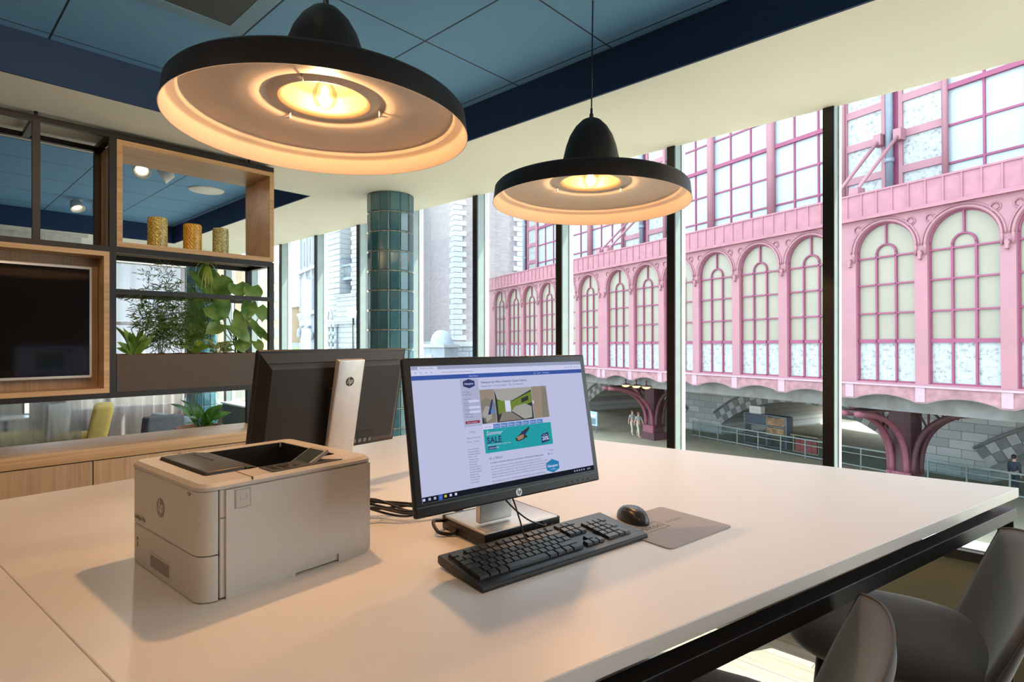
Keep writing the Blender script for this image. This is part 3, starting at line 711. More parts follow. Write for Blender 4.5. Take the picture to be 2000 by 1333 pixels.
for q in ((x0i+.01,y0i+.01,pi),(x1i-.01,y0i+.01,1.5*pi),(x1i-.01,y1i-.01,0),(x0i+.01,y1i-.01,pi/2)):
    for k_ in range(6): a = q[2]+pi/2*k_/5; inn.append((q[0]+.01*cos(a), q[1]+.01*sin(a)))
lid('lid', ou, inn, .2045, .2165)
MB().box((.0965,.001,.2046),(.0975,.078,.2172)).obj('lid_seam', PRN_DK, pr); MB().box((.0965,.325,.2046),(.0975,.364,.2172)).obj('lid_seam', PRN_DK, pr)
b = MB().rbox((.043,.083,.198),(.121,.322,.2225),.005); fl_ = b.obj('tray_flap', PRN_DK, pr)
MB().box((.100,.19,.2222),(.1035,.29,.2232)).obj('finger_groove', BLACK, fl_)
# curved paper ramp and the deep well
b = MB(); vs = []; n_ = 14
for i in range(n_+1):
    t = i/n_; x = .125+.09*t; z = .219-.05*(1-cos(t*pi/2)); vs += [(x,.083,z),(x,.322,z)]
b.add(vs, [(2*i,2*i+1,2*i+3,2*i+2) for i in range(n_)], True); b.box((.124,.083,.15),(.126,.322,.219)); b.obj('paper_ramp', PRN_DK, pr)
b = MB().box((.04,.078,.2038),(.125,.326,.2042)).box((.125,.078,.155),(.330,.326,.156)).box((.325,.078,.156),(.3285,.326,.2155)).box((.125,.324,.156),(.328,.3265,.2155)).box((.125,.076,.156),(.328,.0785,.2155))
b.obj('tray_well', mat('well_black', (.008,.008,.008), .6), pr)
# control panel
cp = MB().prism([(.140,.010),(.300,.010),(.250,.070),(.142,.070)], .2166, .2185).obj('control_panel', PRN_DK, pr, bevel=.0008)
for x, y in ((.158,.026),(.158,.042),(.158,.058),(.176,.024),(.180,.050),(.200,.028)): MB().rbox((x-.005,y-.005,.2184),(x+.005,y+.005,.2202),.001).obj('button', BLACK, cp)
MB().rbox((.172,.038,.2184),(.190,.058,.2206),.002).obj('button', BLACK, cp)
M = Matrix.Translation((.245,.055,.222)) @ Matrix.Rotation(radians(-28), 4, 'Y')
d_ = MB().box((-.034,-.03,-.004),(.034,.034,.004), M=M).obj('display', PRN2, pr, bevel=.001)
MB().box((-.030,-.026,.0042),(.026,.030,.0048), M=M).obj('display_glass', mat('lcd', (.03,.035,.033), .15, noise=.05), d_)

# round maker's badge: disc with the two slanted letters cut through it
def badge(parent, name, r, M, m_disc, m_letter, th_=.0006):
    d = MB().cyl((0,0,0),(0,0,th_),r,36); d.v = [tuple(M @ Vector(v)) for v in d.v]; o = d.obj(name, m_disc, parent)
    sh = .34; b = MB()
    def bar(x, y0, y1, w): b.prism([(x-w/2+sh*y0*.9, y0),(x+w/2+sh*y0*.9, y0),(x+w/2+sh*y1*.9, y1),(x-w/2+sh*y1*.9, y1)], th_, th_+.0003)
    def arch(cx, yb, yt, w, hw, flip=False):
        P = []
        pts = [(-hw, yb),(-hw, yt-.0),(hw*.2, yt),(hw, yt-hw*.6),(hw, yb)]
    u = r; w = .17*u
    bar(-.46*u, -.42*u, .90*u, w); bar(-.06*u, -.42*u, .20*u, w); b.prism([(-.46*u+.3*.20*u, .18*u),(-.04*u+.3*.18*u,.18*u),(-.08*u+.3*.38*u,.36*u),(-.46*u+.3*.36*u,.36*u)], th_, th_+.0003)
    bar(.22*u, -.90*u, .36*u, w); bar(.60*u, -.36*u, .22*u, w)
    b.prism([(.22*u+.3*.2*u,.18*u),(.62*u+.3*.18*u,.18*u),(.56*u+.3*.38*u,.36*u),(.22*u+.3*.36*u,.36*u)], th_, th_+.0003)
    b.prism([(.22*u-.3*.42*u,-.42*u),(.54*u-.3*.42*u,-.42*u),(.60*u-.3*.25*u,-.25*u),(.22*u-.3*.25*u,-.25*u)], th_, th_+.0003)
    b.v = [tuple(M @ Vector(v)) for v in b.v]; b.obj('lettering', m_letter, o)
    return o
LOGO_DK = mat('badge_dark', (.045,.038,.036), .4, .2, noise=.03); LOGO_LT = mat('badge_light', (.62,.58,.54), .4, .3, noise=.03)
M = Matrix(((0,0,-1,-.0002),(-1,0,0,.186),(0,1,0,.145),(0,0,0,1)))
badge(fr_, 'maker_badge', .0195, M, mat('badge_grey', (.17,.15,.14), .4, .2, noise=.03), PRN, .0005)
b = MB(); M = Matrix(((0,0,-1,-.0006),(-1,0,0,.334),(0,1,0,.098),(0,0,0,1))); add_text(b, 'LaserJet Pro', .0125, M, bold=.0003)
b.obj('printed_name', mat('print_grey', (.14,.12,.11), .6), fr_); b = MB(); M = Matrix(((0,0,-1,-.0006),(-1,0,0,.060),(0,1,0,.190),(0,0,0,1)));
for i in range(3): b.tube([M @ Vector((.014*(-1)**0+(.004+.003*i)*cos(a), (.004+.003*i)*sin(a), 0)) for a in [pi/4+pi/2*q/6 for q in range(7)]], .0006, 4)
b.obj('wireless_mark', mat('print_grey', (.14,.12,.11), .6), fr_)
b = MB(); M = Matrix(((0,0,-1,-.0006),(-1,0,0,.316),(0,1,0,.052),(0,0,0,1))); b.box((-.001,-.014,0),(.001,-.002,.0005), M=M); b.cyl(M@Vector((0,.004,0)), M@Vector((0,.004,.0005)), .003, 10)
b.obj('paper_mark', mat('print_grey', (.14,.12,.11), .6), tr_)
for x in (.05,.33):
    for y in (.04,.32): MB().cyl((x,y,0),(x,y,.0035),.012,12).obj('foot', BLACK, pr)

# ================================================================== COMPUTER, BACK OF THE TABLE AND FRONT
MW, MH = .53, .325
LAV = (.56,.57,.74)
def screen_page(parent):
    """the open web page: flat pieces a fraction of a millimetre in front of the panel, u right, v up, facing -y"""
    cols = {'lav':(.50,.52,.74),'tab':(.32,.35,.50),'white':(.60,.62,.84),'blue':(.045,.095,.36),'grey':(.40,.42,.60),'ink':(.10,.10,.16),'task':(.010,.012,.020),
            'navy':(.030,.045,.14),'red':(.25,.03,.05),'teal':(.02,.32,.36),'teal2':(.05,.42,.44),'skin':(.33,.20,.15),'btn':(.10,.23,.52),'hex':(.02,.20,.42),
            'room1':(.22,.20,.17),'room2':(.36,.35,.33),'green':(.15,.22,.04),'bed':(.34,.34,.32),'dark':(.035,.04,.03),'tan':(.30,.24,.19),'yellow':(.55,.50,.10),'win':(.62,.65,.80)}
    names = list(cols); ms = [emit_mat('page_'+k_, c, .78) for k_, c in cols.items()]; b = MB(); depth = [0]
    def q(u0, v0, u1, v1, c, lay=1): y = -.0002*lay; b.add([(u0,y,v0),(u1,y,v0),(u1,y,v1),(u0,y,v1)], [(0,1,2,3)], mi=names.index(c))
    def poly(P, c, lay=2): b.add([(u,-.0002*lay,v) for u, v in P], [tuple(range(len(P)))], mi=names.index(c))
    def txt(s, u, v, size, c, lay=3, **k): add_text(b, s, size, Matrix(((1,0,0,u),(0,0,-1,-.0002*lay),(0,1,0,v),(0,0,0,1))), mi=names.index(c), **k)
    U0, U1, V0, V1 = -.248, .248, -.1345, .1445
    q(U0,V0,U1,V1,'lav',0); q(U0,.1365,U1,V1,'tab'); q(U0,.124,U1,.1365,'white'); q(-.232,.1365,-.184,.1425,'white',2); txt('Hampton by Hilton', -.226,.1382,.0042,'ink')
    txt('www.hilton.com/en/hotels/antwerp-central-station', -.175,.1285,.004,'ink')
    for i in range(4): q(-.240+.013*i,.1285,-.236+.013*i,.1315,'grey',2)
    for i in range(5): q(.190+.011*i,.1285,.194+.011*i,.1315,'grey',2)
    q(U0,.1145,U1,.1240,'blue',2); txt('Hilton Honors', -.105,.1175,.0042,'white'); txt('Join    Sign In     My Account', .085,.1175,.0042,'white')
    # side bar
    q(-.130,.008,-.0815,.1125,'grey',1); q(-.126,.0195-.0055,-.088,.0200,'red',3); txt('Check Availability', -.122,.0155,.0038,'white',4)
    for i, v in enumerate((.082,.077,.067,.058,.053,.043,.034,.028)): txt(('Your Stay','Arrival Date','Departure','Rooms','Adults','Children','Special rates','More options')[i], -.125, v,.0042,'ink')
    for v in (.0625,.0485,.0385): q(-.112,v-.002,-.084,v+.003,'white',2)
    txt('Contact', -.118,-.0055,.005,'ink'); txt('Maps and Directions', -.127,-.018,.0045,'ink'); txt('Parking    Transport', -.127,-.026,.004,'ink')
    for i in range(14): txt(('Hotel Information','Antwerp, Belgium','Breakfast included','Fitness room','Meeting rooms','Free internet','Pet friendly')[i % 7], -.127,-.042-.0054*i,.0042,'ink')
    # title, hexagon badge
    def hexa(cx, cy, w, h, c, l): poly([(cx-w,cy-h*.5),(cx,cy-h),(cx+w,cy-h*.5),(cx+w,cy+h*.5),(cx,cy+h),(cx-w,cy+h*.5)], c, l)
    hexa(-.107,.102,.0155,.0105,'navy',2); txt('Hampton', -.107,.1000,.0062,'white',3, align='CENTER', bold=.0001)
    txt('Hampton by Hilton Antwerp Central Station', -.0745,.1010,.0074,'ink',2, bold=.00008); txt('Pelikaanstraat 10, Antwerp, Belgium    TEL: +32 3 204 88 00', -.0745,.0930,.0050,'ink',2)
    # three photographs
    q(-.081,.0106,-.041,.0866,'room1',2); poly([(-.081,.06),(-.065,.07),(-.042,.055),(-.042,.086),(-.081,.086)],'tan',3); poly([(-.076,.012),(-.055,.02),(-.05,.045),(-.068,.05),(-.079,.035)],'bed',3)
    poly([(-.064,.030),(-.050,.064),(-.046,.062),(-.056,.030)],'navy',4); poly([(-.056,.038),(-.046,.044),(-.044,.034),(-.054,.032)],'btn',4); q(-.081,.011,-.070,.024,'dark',3)
    q(-.040,.0100,.0695,.0863,'dark',2); poly([(-.040,.0863),(.0695,.0863),(.0695,.0800),(.010,.058),(-.02,.058),(-.034,.062)],'room2',3)
    poly([(-.034,.060),(-.013,.058),(-.013,.032),(-.034,.028)],'green',3); q(-.013,.032,.003,.058,'win',3); poly([(.003,.058),(.014,.056),(.014,.036),(.003,.034)],'green',4)
    poly([(.014,.058),(.0695,.076),(.0695,.050),(.030,.042),(.014,.044)],'green',4); poly([(.036,.050),(.058,.056),(.058,.066),(.036,.060)],'dark',5)
    poly([(.004,.033),(.016,.044),(.046,.048),(.066,.040),(.064,.014),(.040,.012)],'bed',5); poly([(-.034,.012),(-.022,.034),(.002,.032),(.034,.012)],'room1',3)
    q(.0705,.0106,.119,.0866,'tan',2); poly([(.096,.011),(.118,.011),(.116,.08),(.104,.086),(.100,.05)],'room1',3); q(.070,.046,.074,.053,'white',5); q(-.045,.046,-.041,.053,'btn',5)
    for i in range(7): q(-.053+.0215*i,-.0018,-.0335+.0215*i,.0078,'btn',2); txt(('Rooms','Dining','Offers','Maps','Events','Photos','More')[i], -.0515+.0215*i,.0012,.0050,'white')
    q(-.081,-.0018,-.053,.0078,'white',2); txt('Overview', -.0775,.0015,.0050,'ink')
    # sale banner
    q(-.081,-.0545,.120,-.0022,'teal',2); rnd = random.Random(4)
    for i in range(60):
        u = rnd.uniform(-.078,.112); v = rnd.uniform(-.052,-.006); w = rnd.uniform(.003,.010); poly([(u,v),(u+w,v+.0006),(u+w*.7,v+.0013),(u+.001,v+.0008)],'teal2',3)
    txt('Summer', -.0755,-.0155,.0135,'white',4, shear=.3); txt('SALE', -.0745,-.0335,.0195,'navy',4, bold=.0005); txt('book now and save on your stay', -.0735,-.0385,.0048,'white',4)
    q(-.0725,-.0475,-.0500,-.0405,'navy',4); txt('BOOK NOW', -.0700,-.0460,.0046,'white',5)
    poly([(.006,-.030),(.014,-.026),(.024,-.020),(.028,-.016),(.040,-.012),(.052,-.006),(.050,-.014),(.036,-.024),(.044,-.030),(.030,-.034),(.016,-.038),(.008,-.036)],'dark',3)
    poly([(.010,-.028),(.024,-.024),(.034,-.022),(.030,-.032),(.014,-.036)],'skin',4); poly([(.028,-.018),(.036,-.014),(.040,-.022),(.032,-.026)],'navy',5)
    poly([(.084,-.0500),(.110,-.0460),(.108,-.0250),(.086,-.0290)],'navy',4); txt('20%', .0975,-.0430,.0125,'white',5, align='CENTER', bold=.0003); txt('UP TO', .0975,-.0330,.0045,'white',5, align='CENTER')
    # text below
    txt('At a Glance', -.0733,-.0690,.0078,'ink'); txt('A modern hotel near Antwerp Central Station, with Europe awaiting outside', -.0710,-.0780,.0050,'ink', bold=.00008)
    body = ['Our hotel is in the heart of the city, right beside the central station and close to', 'the diamond district, the zoo and the main shopping street. Explore the old town on foot',
            'or hop on a tram outside the door. Every morning starts with a free hot breakfast and', 'coffee is served all day in the lobby. Use the computers and printer at any hour, meet',
            'friends at the bar, or work out in the fitness room before heading out to the museums.', 'All our rooms come with a comfortable bed, free internet access, a large television', 'and a work desk. Family rooms and rooms for guests with limited mobility are available.']
    for i, s in enumerate(body): txt(s, -.0707, -.0860-.0058*i-(.003 if i > 4 else 0), .0046,'ink')
    txt('Share', .107,-.0700,.005,'ink'); txt('Like', .107,-.0790,.005,'ink'); q(.100,-.070,.104,-.066,'grey',2); q(.100,-.079,.104,-.075,'btn',2)
    hexa(.1105,-.1060,.0205,.0160,'hex',3); txt('Hampton', .1105,-.1085,.0088,'white',4, align='CENTER', bold=.0002); txt('by Hilton', .1105,-.1150,.0045,'white',4, align='CENTER')
    # task bar
    q(U0,V0,U1,-.1225,'task',4)
    for u, c in ((-.2438,'white'),(-.2310,'grey'),(-.2184,'grey'),(-.1932,'yellow'),(-.1805,'white'),(-.1677,'white')): q(u-.0028,-.1303,u+.0028,-.1253,c,5)
    q(-.2100,-.1340,-.2000,-.1230,'blue',5); q(-.2070,-.1303,-.2030,-.1263,'btn',6); txt('12:41', .222,-.1305,.006,'white',5)
    for i in range(5): q(.178+.008*i,-.1300,.182+.008*i,-.1265,'grey',5)
    return b.obj('web_page', ms, parent)

def monitor(label, stand_loc, phi, center, tilt, pc, fw=.115, upright=False):
    root = empty('monitor', label, 'monitor', stand_loc, (0,0,phi), group=None)
    Rz = Matrix.Rotation(phi, 4, 'Z'); inv = (Matrix.Translation(stand_loc) @ Rz).inverted()
    P = inv @ Vector(center)
    pan = MB(); w, h = MW/2, MH/2
    pan.rbox((-w, 0, -h), (w, .014, h), .0045)
    pan.add([(-w+.006,.013,-h+.006),(w-.006,.013,-h+.006),(w-.006,.013,h-.006),(-w+.006,.013,h-.006),(-w+.035,.036,-h+.03),(w-.035,.036,-h+.03),(w-.035,.036,h-.05),(-w+.035,.036,h-.05)],
            [(0,1,5,4),(1,2,6,5),(2,3,7,6),(3,0,4,7),(4,5,6,7)])
    p = pan.obj('housing', CHARCOAL, root); p.location = P; p.rotation_euler = (-tilt, 0, 0); p.location = P + Matrix.Rotation(-tilt,3,'X') @ Vector((0,.001,0))
    s = MB().box((-.2485,-.0002,-.1350),(.2485,.0010,.1450)).obj('screen', mat('screen_black', (.008,.008,.010), .12, noise=.02), p)
    pg = screen_page(s); pg.location = (0,-.0005,0)
    MB().box((-w+.004,-.0008,-.1430),(w-.004,.0005,-.1405)).obj('bezel_seam', BLACK, p)
    for i in range(5): MB().rbox((.150+.018*i,-.001,-.1545),(.162+.018*i,.001,-.1505),.0006).obj('bezel_button', BLACK, p)
    badge(p, 'maker_badge', .0085, Matrix(((1,0,0,0),(0,0,-1,-.0004),(0,1,0,-.1505),(0,0,0,1))), LOGO_LT, CHARCOAL, .0004)
    b = MB()
    for i in range(60): b.box((-w+.04+i*.0078,.0300,h-.034),(-w+.044+i*.0078,.0335,h-.0325))
    b.obj('vent_slots', BLACK, p)
    b = MB().box((-.15,.030,-h+.012),(.02,.0375,-h+.058)); o = b.obj('port_bay', mat('port_black', (.006,.006,.006), .5), p)
    b = MB()
    for i in range(8): b.box((-.145+.02*i,.0372,-h+.022),(-.133+.02*i,.039,-h+.034))
    b.obj('ports', mat('port_metal', (.16,.16,.16), .4, .6, noise=.1), o)
    # stand: broad silver column parallel to the panel, plate foot
    if upright: tilt = 0
    zc = P.z; tz = Matrix.Rotation(-tilt, 4, 'X')
    top = Vector((0,.075,h-.018)); M = Matrix.Translation(P) @ tz
    L0 = (zc-.012)/cos(tilt); col = MB().rbox((-.048,.060,-L0), (.048,.078,h-(.06 if upright else .018)), .004, M=M); c_ = col.obj('stand_column', SILVER, root)
    MB().box((-.046,.036,-.05),(.046,.061,.05), M=M).obj('pivot_block', BLACK, root)
    o = MB().rbox((-.018,.0775,-L0+.045), (.014,.0790,-L0+.085), .0005, M=M).obj('cable_hole', mat('port_black', (.006,.006,.006), .5), c_)
    badge(c_, 'maker_badge', .0145, M @ Matrix(((-1,0,0,0),(0,0,1,.0781),(0,1,0,h-.085),(0,0,0,1))), LOGO_DK, LOGO_LT, .0005)
    yb = (M @ Vector((0,.069,-L0))).y
    if upright: MB().rbox((-.062,-.099,0),(.160,.075,.006),.003).obj('foot_plate', SILVER, root)
    else: MB().rbox((-fw+pc[0], yb-.075+pc[1], 0),(fw+pc[0], yb+.105+pc[1], .006),.003).obj('foot_plate', SILVER, root)
    return root, P
ZPC = ZTAB+.036
m1, P1 = monitor('black monitor showing a hotel web page, facing the viewer, on top of the mini computer', (.987, 1.02, ZPC), radians(-8.55), (.972,.907,R(-.195)), .18, (.03,-.03), upright=True)
m2, P2 = monitor('monitor turned away behind the printer, its broad silver stand column and round badge in view', (.94,1.55,ZTAB+.0002), radians(185.55), (.929,1.635,R(-.182)), .209, (.03,0), .085)
# mini computer under the front monitor
mp = empty('mini_computer', 'flat black mini computer under the foot of the front monitor, with small stickers', 'computer', (.922,.945,ZTAB), (0,0,radians(-9.5)))
MB().rbox((0,0,.0005),(.232,.190,.0345),.0025).obj('case', BLACK, mp)
MB().box((-.0006,.01,.016),(.0004,.18,.0175)).obj('side_groove', mat('port_black', (.006,.006,.006), .5), mp)
MB().box((.095,.004,.0344),(.170,.018,.0350)).obj('sticker', mat('sticker_yellow', (.62,.62,.12), .5, noise=.05), mp)['label'] = 'yellow sticker'
MB().box((.030,.003,.0344),(.056,.019,.0350)).obj('sticker', mat('sticker_blue', (.10,.17,.24), .4, noise=.05), mp)['label'] = 'dark blue sticker'
MB().cyl((.205,-.0004,.018),(.205,-.001,.018),.004,14).obj('power_button', mat('btn_grey', (.1,.1,.1), .4), mp)

# keyboard
kb = empty('keyboard', 'full size black keyboard lying in front of the monitor', 'keyboard', (.757,.782,ZTAB), (0,0,radians(-8.6)))
KW, KD = .490, .163
def ktop(y): return .0125+.0155*max(0, y-.012)/(KD-.012)
b = MB(); prof = [(0,.0),(0,.008),(.004,.0115),(.012,.0125),(.022,.0130),(KD-.006,ktop(KD-.006)),(KD,ktop(KD)-.005),(KD,.010),(KD-.01,.006),(.02,.0)]
n = len(prof); vs = [(x,y,z) for x in (0,KW) for y,z in prof]
b.add(vs, [tuple(range(n)), tuple(range(n,2*n))[::-1]]+[(i,(i+1)%n,n+(i+1)%n,n+i) for i in range(n)]); b.obj('case', BLACK, kb, bevel=.0012)
for x in (.03,KW-.05): MB().box((x,KD-.02,0),(x+.02,KD-.014,.014)).obj('fold_out_foot', BLACK, kb)
KEYM = mat('key_black', (.018,.017,.018), .36, noise=.06, nscale=90)
rows = [(.1435, [(.009,1)]+[(.046+.0192*i+(.008*(i//4)),1) for i in range(12)]+[(.302+.0192*i,1) for i in range(3)]),
        (.1215,[(.009+.0192*i,1) for i in range(13)]+[(.2586,1.95)]+[(.302+.0192*i,1) for i in range(3)]+[(.372+.0192*i,1) for i in range(4)]),
        (.1023,[(.009,1.5)]+[(.0385+.0192*i,1) for i in range(12)]+[(.269,1.4)]+[(.302+.0192*i,1) for i in range(3)]+[(.372+.0192*i,1) for i in range(3)]),
        (.0831,[(.009,1.75)]+[(.0433+.0192*i,1) for i in range(12)]+[(.2738,1.15)]+[(.372+.0192*i,1) for i in range(3)]),
        (.0639,[(.009,1.25)]+[(.0337+.0192*i,1) for i in range(11)]+[(.2449,2.65)]+[(.3212,1)]+[(.372+.0192*i,1) for i in range(3)]),
        (.0447,[(.009,1.3),(.0347,1.2),(.0585,1.2),(.0823,5.7),(.1925,1.2),(.2163,1.2),(.2401,1.2),(.2639,1.6)]+[(.302+.0192*i,1) for i in range(3)]+[(.372,2),(.4104,1)])]
keymesh = {}; cnt = 0; rest = MB()
def key_shape(mb, x, y, z, w, d):
    a = .0014
    vs = [(x,y,z),(x+w,y,z),(x+w,y+d,z),(x,y+d,z),(x+a,y+a,z+.0062),(x+w-a,y+a,z+.0062),(x+w-a,y+d-a*.6,z+.0068),(x+a,y+d-a*.6,z+.0068)]
    mb.add(vs, [(4,5,6,7),(0,1,5,4),(1,2,6,5),(2,3,7,6),(3,0,4,7),(3,2,1,0)])
allk = []
for (y, ks) in reversed(rows):
    for (x, w) in ks: allk.append((x+.009 if x > .3 else x+.004, y-.018, w*.0192-.0012))
for x, y in ((.4392+.0,.0447-.018),(.4392,.0831-.018)): allk.append((x, y, .0180))
slope = atan2(.0155, KD-.012)
legend = MB()
for i, (x, y, w) in enumerate(allk):
    d = .0172 if not (i >= len(allk)-2) else .0364
    if i < 99:
        key = (round(w,4), d)
        if key not in keymesh:
            t_ = MB(); key_shape(t_, 0,0,0,w,d); o = t_.obj('key', KEYM, kb, bevel=.0006); keymesh[key] = o
        else:
            o = keymesh[key].copy(); COL.objects.link(o)
        o.location = (x, y, ktop(y)-.0008); o.rotation_euler = (slope,0,0)
    else: key_shape(rest, x, y, ktop(y)-.0004, w, d)
if rest.v: tag(rest.obj('key', KEYM, kb), kind='stuff')
chars = list('ZXCVBNM') ; b = MB()
rowtxt = [('ctrl','','alt','','alt','','','ctrl'),('','<')+tuple('WXCVBN?.;/'),('',)+tuple('QSDFGHJKLM'),('',)+tuple('AZERTYUIOP'),('',)+tuple('1234567890')]
ri = 0; k_ = 0
for (y, ks) in list(reversed(rows))[:5]:
    for j, (x, w) in enumerate(ks):
        if j < len(rowtxt[ri]) and rowtxt[ri][j]:
            xx = x+.004; yy = y-.018; M = Matrix.Translation((xx+.003, yy+.009, ktop(yy)+.0071)) @ Matrix.Rotation(slope,4,'X'); add_text(b, rowtxt[ri][j], .0045 if len(rowtxt[ri][j]) == 1 else .003, M)
    ri += 1
b.obj('key_legends', mat('legend_white', (.45,.44,.42), .5), kb)

# mouse and pad
pad = empty('mouse_pad', 'light grey rectangular mouse pad with printed lettering right of the keyboard', 'mouse pad', (0,0,ZTAB))
A = Vector((1.208,.632)); Bp = Vector((1.465,.595)); Cp = Vector((1.508,.810)); ex_ = (Bp-A).normalized(); ey_ = Vector((-ex_.y, ex_.x)); PWd, PDp = .262, .222
P = [A+ex_*.0, A+ex_*PWd, A+ex_*PWd+ey_*PDp, A+ey_*PDp]
MB().prism(roundpoly([tuple(p) for p in P], .014), .0002, .0028).obj('pad', mat('pad_grey', (.36,.335,.345), .7, noise=.02, bump=.05, bscale=800), pad, bevel=.0006)
MP = Matrix(((ex_.x,ey_.x,0,A.x),(ex_.y,ey_.y,0,A.y),(0,0,1,.0030),(0,0,0,1)))
b = MB(); add_text(b, 'Hilton', .034, MP @ Matrix.Translation((.042,.112,0))); add_text(b, 'HONORS', .0165, MP @ Matrix.Translation((.150,.118,0)), bold=-.0002)
for a_, c_ in (((.034,.100),(.135,.1015)),((.034,.146),(.135,.1475)),((.034,.100),(.0355,.1475)),((.1335,.100),(.135,.1475))): b.box((*a_,0),(*c_,.0002), M=MP)
b.obj('printed_lettering', mat('pad_print', (0.050,0.045,0.050), .6), pad)
ms = empty('computer_mouse', 'black computer mouse between keyboard and pad', 'mouse', (1.333,.808,ZTAB), (0,0,radians(-22)))
b = MB(); nu, nv = 24, 16; vs = []
for j in range(nv+1):
    v_ = j/nv
    for i in range(nu):
        a = 2*pi*i/nu; yy = .058*sin(a); wd = .031*(1+.10*sin(a*1.0+pi)) ; r_ = cos(v_*pi/2)**.55
        hgt = .038*(1-.35*max(0, yy*r_/.058)**2 - .12*max(0,-yy*r_/.058)**2)
        vs.append((wd*cos(a)*r_, yy*r_, .002+hgt*sin(v_*pi/2)**.9 if j else .002))
b.add(vs, [(j*nu+i, j*nu+(i+1)%nu, (j+1)*nu+(i+1)%nu, (j+1)*nu+i) for j in range(nv) for i in range(nu)], True)
b.add(vs[:nu], [tuple(range(nu))]); b.obj('shell', mat('mouse_black', (.022,.021,.022), .32, noise=.05), ms)
MB().lathe([(.0,-.0035),(.009,-.0035),(.0095,0),(.009,.0035),(0,.0035)], 18, M=Matrix.Translation((0,.034,.0235)) @ Matrix.Rotation(pi/2,4,'Y')).obj('scroll_wheel', mat('port_black', (.006,.006,.006), .5), ms)

# loose cables
CAB = mat('cable_black', (.010,.010,.010), .45, noise=.05)
def bez(P, n=10):
    out = []; P = [Vector(p) for p in P]
    for i in range(len(P)-1):
        p0 = P[max(i-1,0)]; p1 = P[i]; p2 = P[i+1]; p3 = P[min(i+2,len(P)-1)]
        for k_ in range(n):
            t = k_/n; out.append(.5*((2*p1)+(-p0+p2)*t+(2*p0-5*p1+4*p2-p3)*t*t+(-p0+3*p1-3*p2+p3)*t**3))
    out.append(P[-1]); return out
ZS_ = ZTAB+.004
tag(MB().tube(bez([(.985,.985,ZPC+.11),(.975,.93,ZPC+.07),(1.0,.89,ZPC+.03),(1.045,.878,ZTAB+.042),(1.075,.892,ZTAB+.034),(1.082,.94,ZTAB+.005+.033)]), .0019, 8).obj('cable', CAB), 'thin black cable curving right from under the front monitor towards the keyboard', 'cable')
tag(MB().tube(bez([(1.005,.985,ZPC+.11),(.995,.93,ZPC+.075),(.985,.895,ZPC+.03),(.975,.872,ZTAB+.037),(.975,.862,ZTAB+.030)]), .0019, 8).obj('cable', CAB), 'thin black cable dropping straight from under the front monitor to the keyboard', 'cable')
rnd = random.Random(11)
for i in range(7):
    p = [( .80+rnd.uniform(-.02,.02), 1.40+rnd.uniform(-.06,.06), ZTAB+.03+.012*i*.6), (.86+rnd.uniform(-.02,.02), 1.34+rnd.uniform(-.05,.05), ZTAB+.045-.004*i+rnd.uniform(0,.012)),
         (.93+rnd.uniform(-.02,.02), 1.28+rnd.uniform(-.05,.05), ZTAB+.024+rnd.uniform(-.01,.012)), (1.0+rnd.uniform(-.01,.02), 1.22+rnd.uniform(-.03,.03), ZTAB+.015+.003*i), (1.04,1.14+.01*i,ZTAB+.022)]
    tag(MB().tube(bez(p), .0032, 8).obj('cable', CAB), 'black cable in the tangled bundle between printer and front monitor', 'cable', 'cables bundled behind the front monitor')
tag(MB().tube(bez([(.955,1.125,ZTAB+.02),(.915,1.12,ZTAB+.028),(.905,1.09,ZTAB+.012),(.925,1.07,ZTAB+.006),(.94,1.06,ZTAB+.012)]), .0045, 8).obj('cable', CAB), 'short thick black cable looping at the back left corner of the mini computer', 'cable')

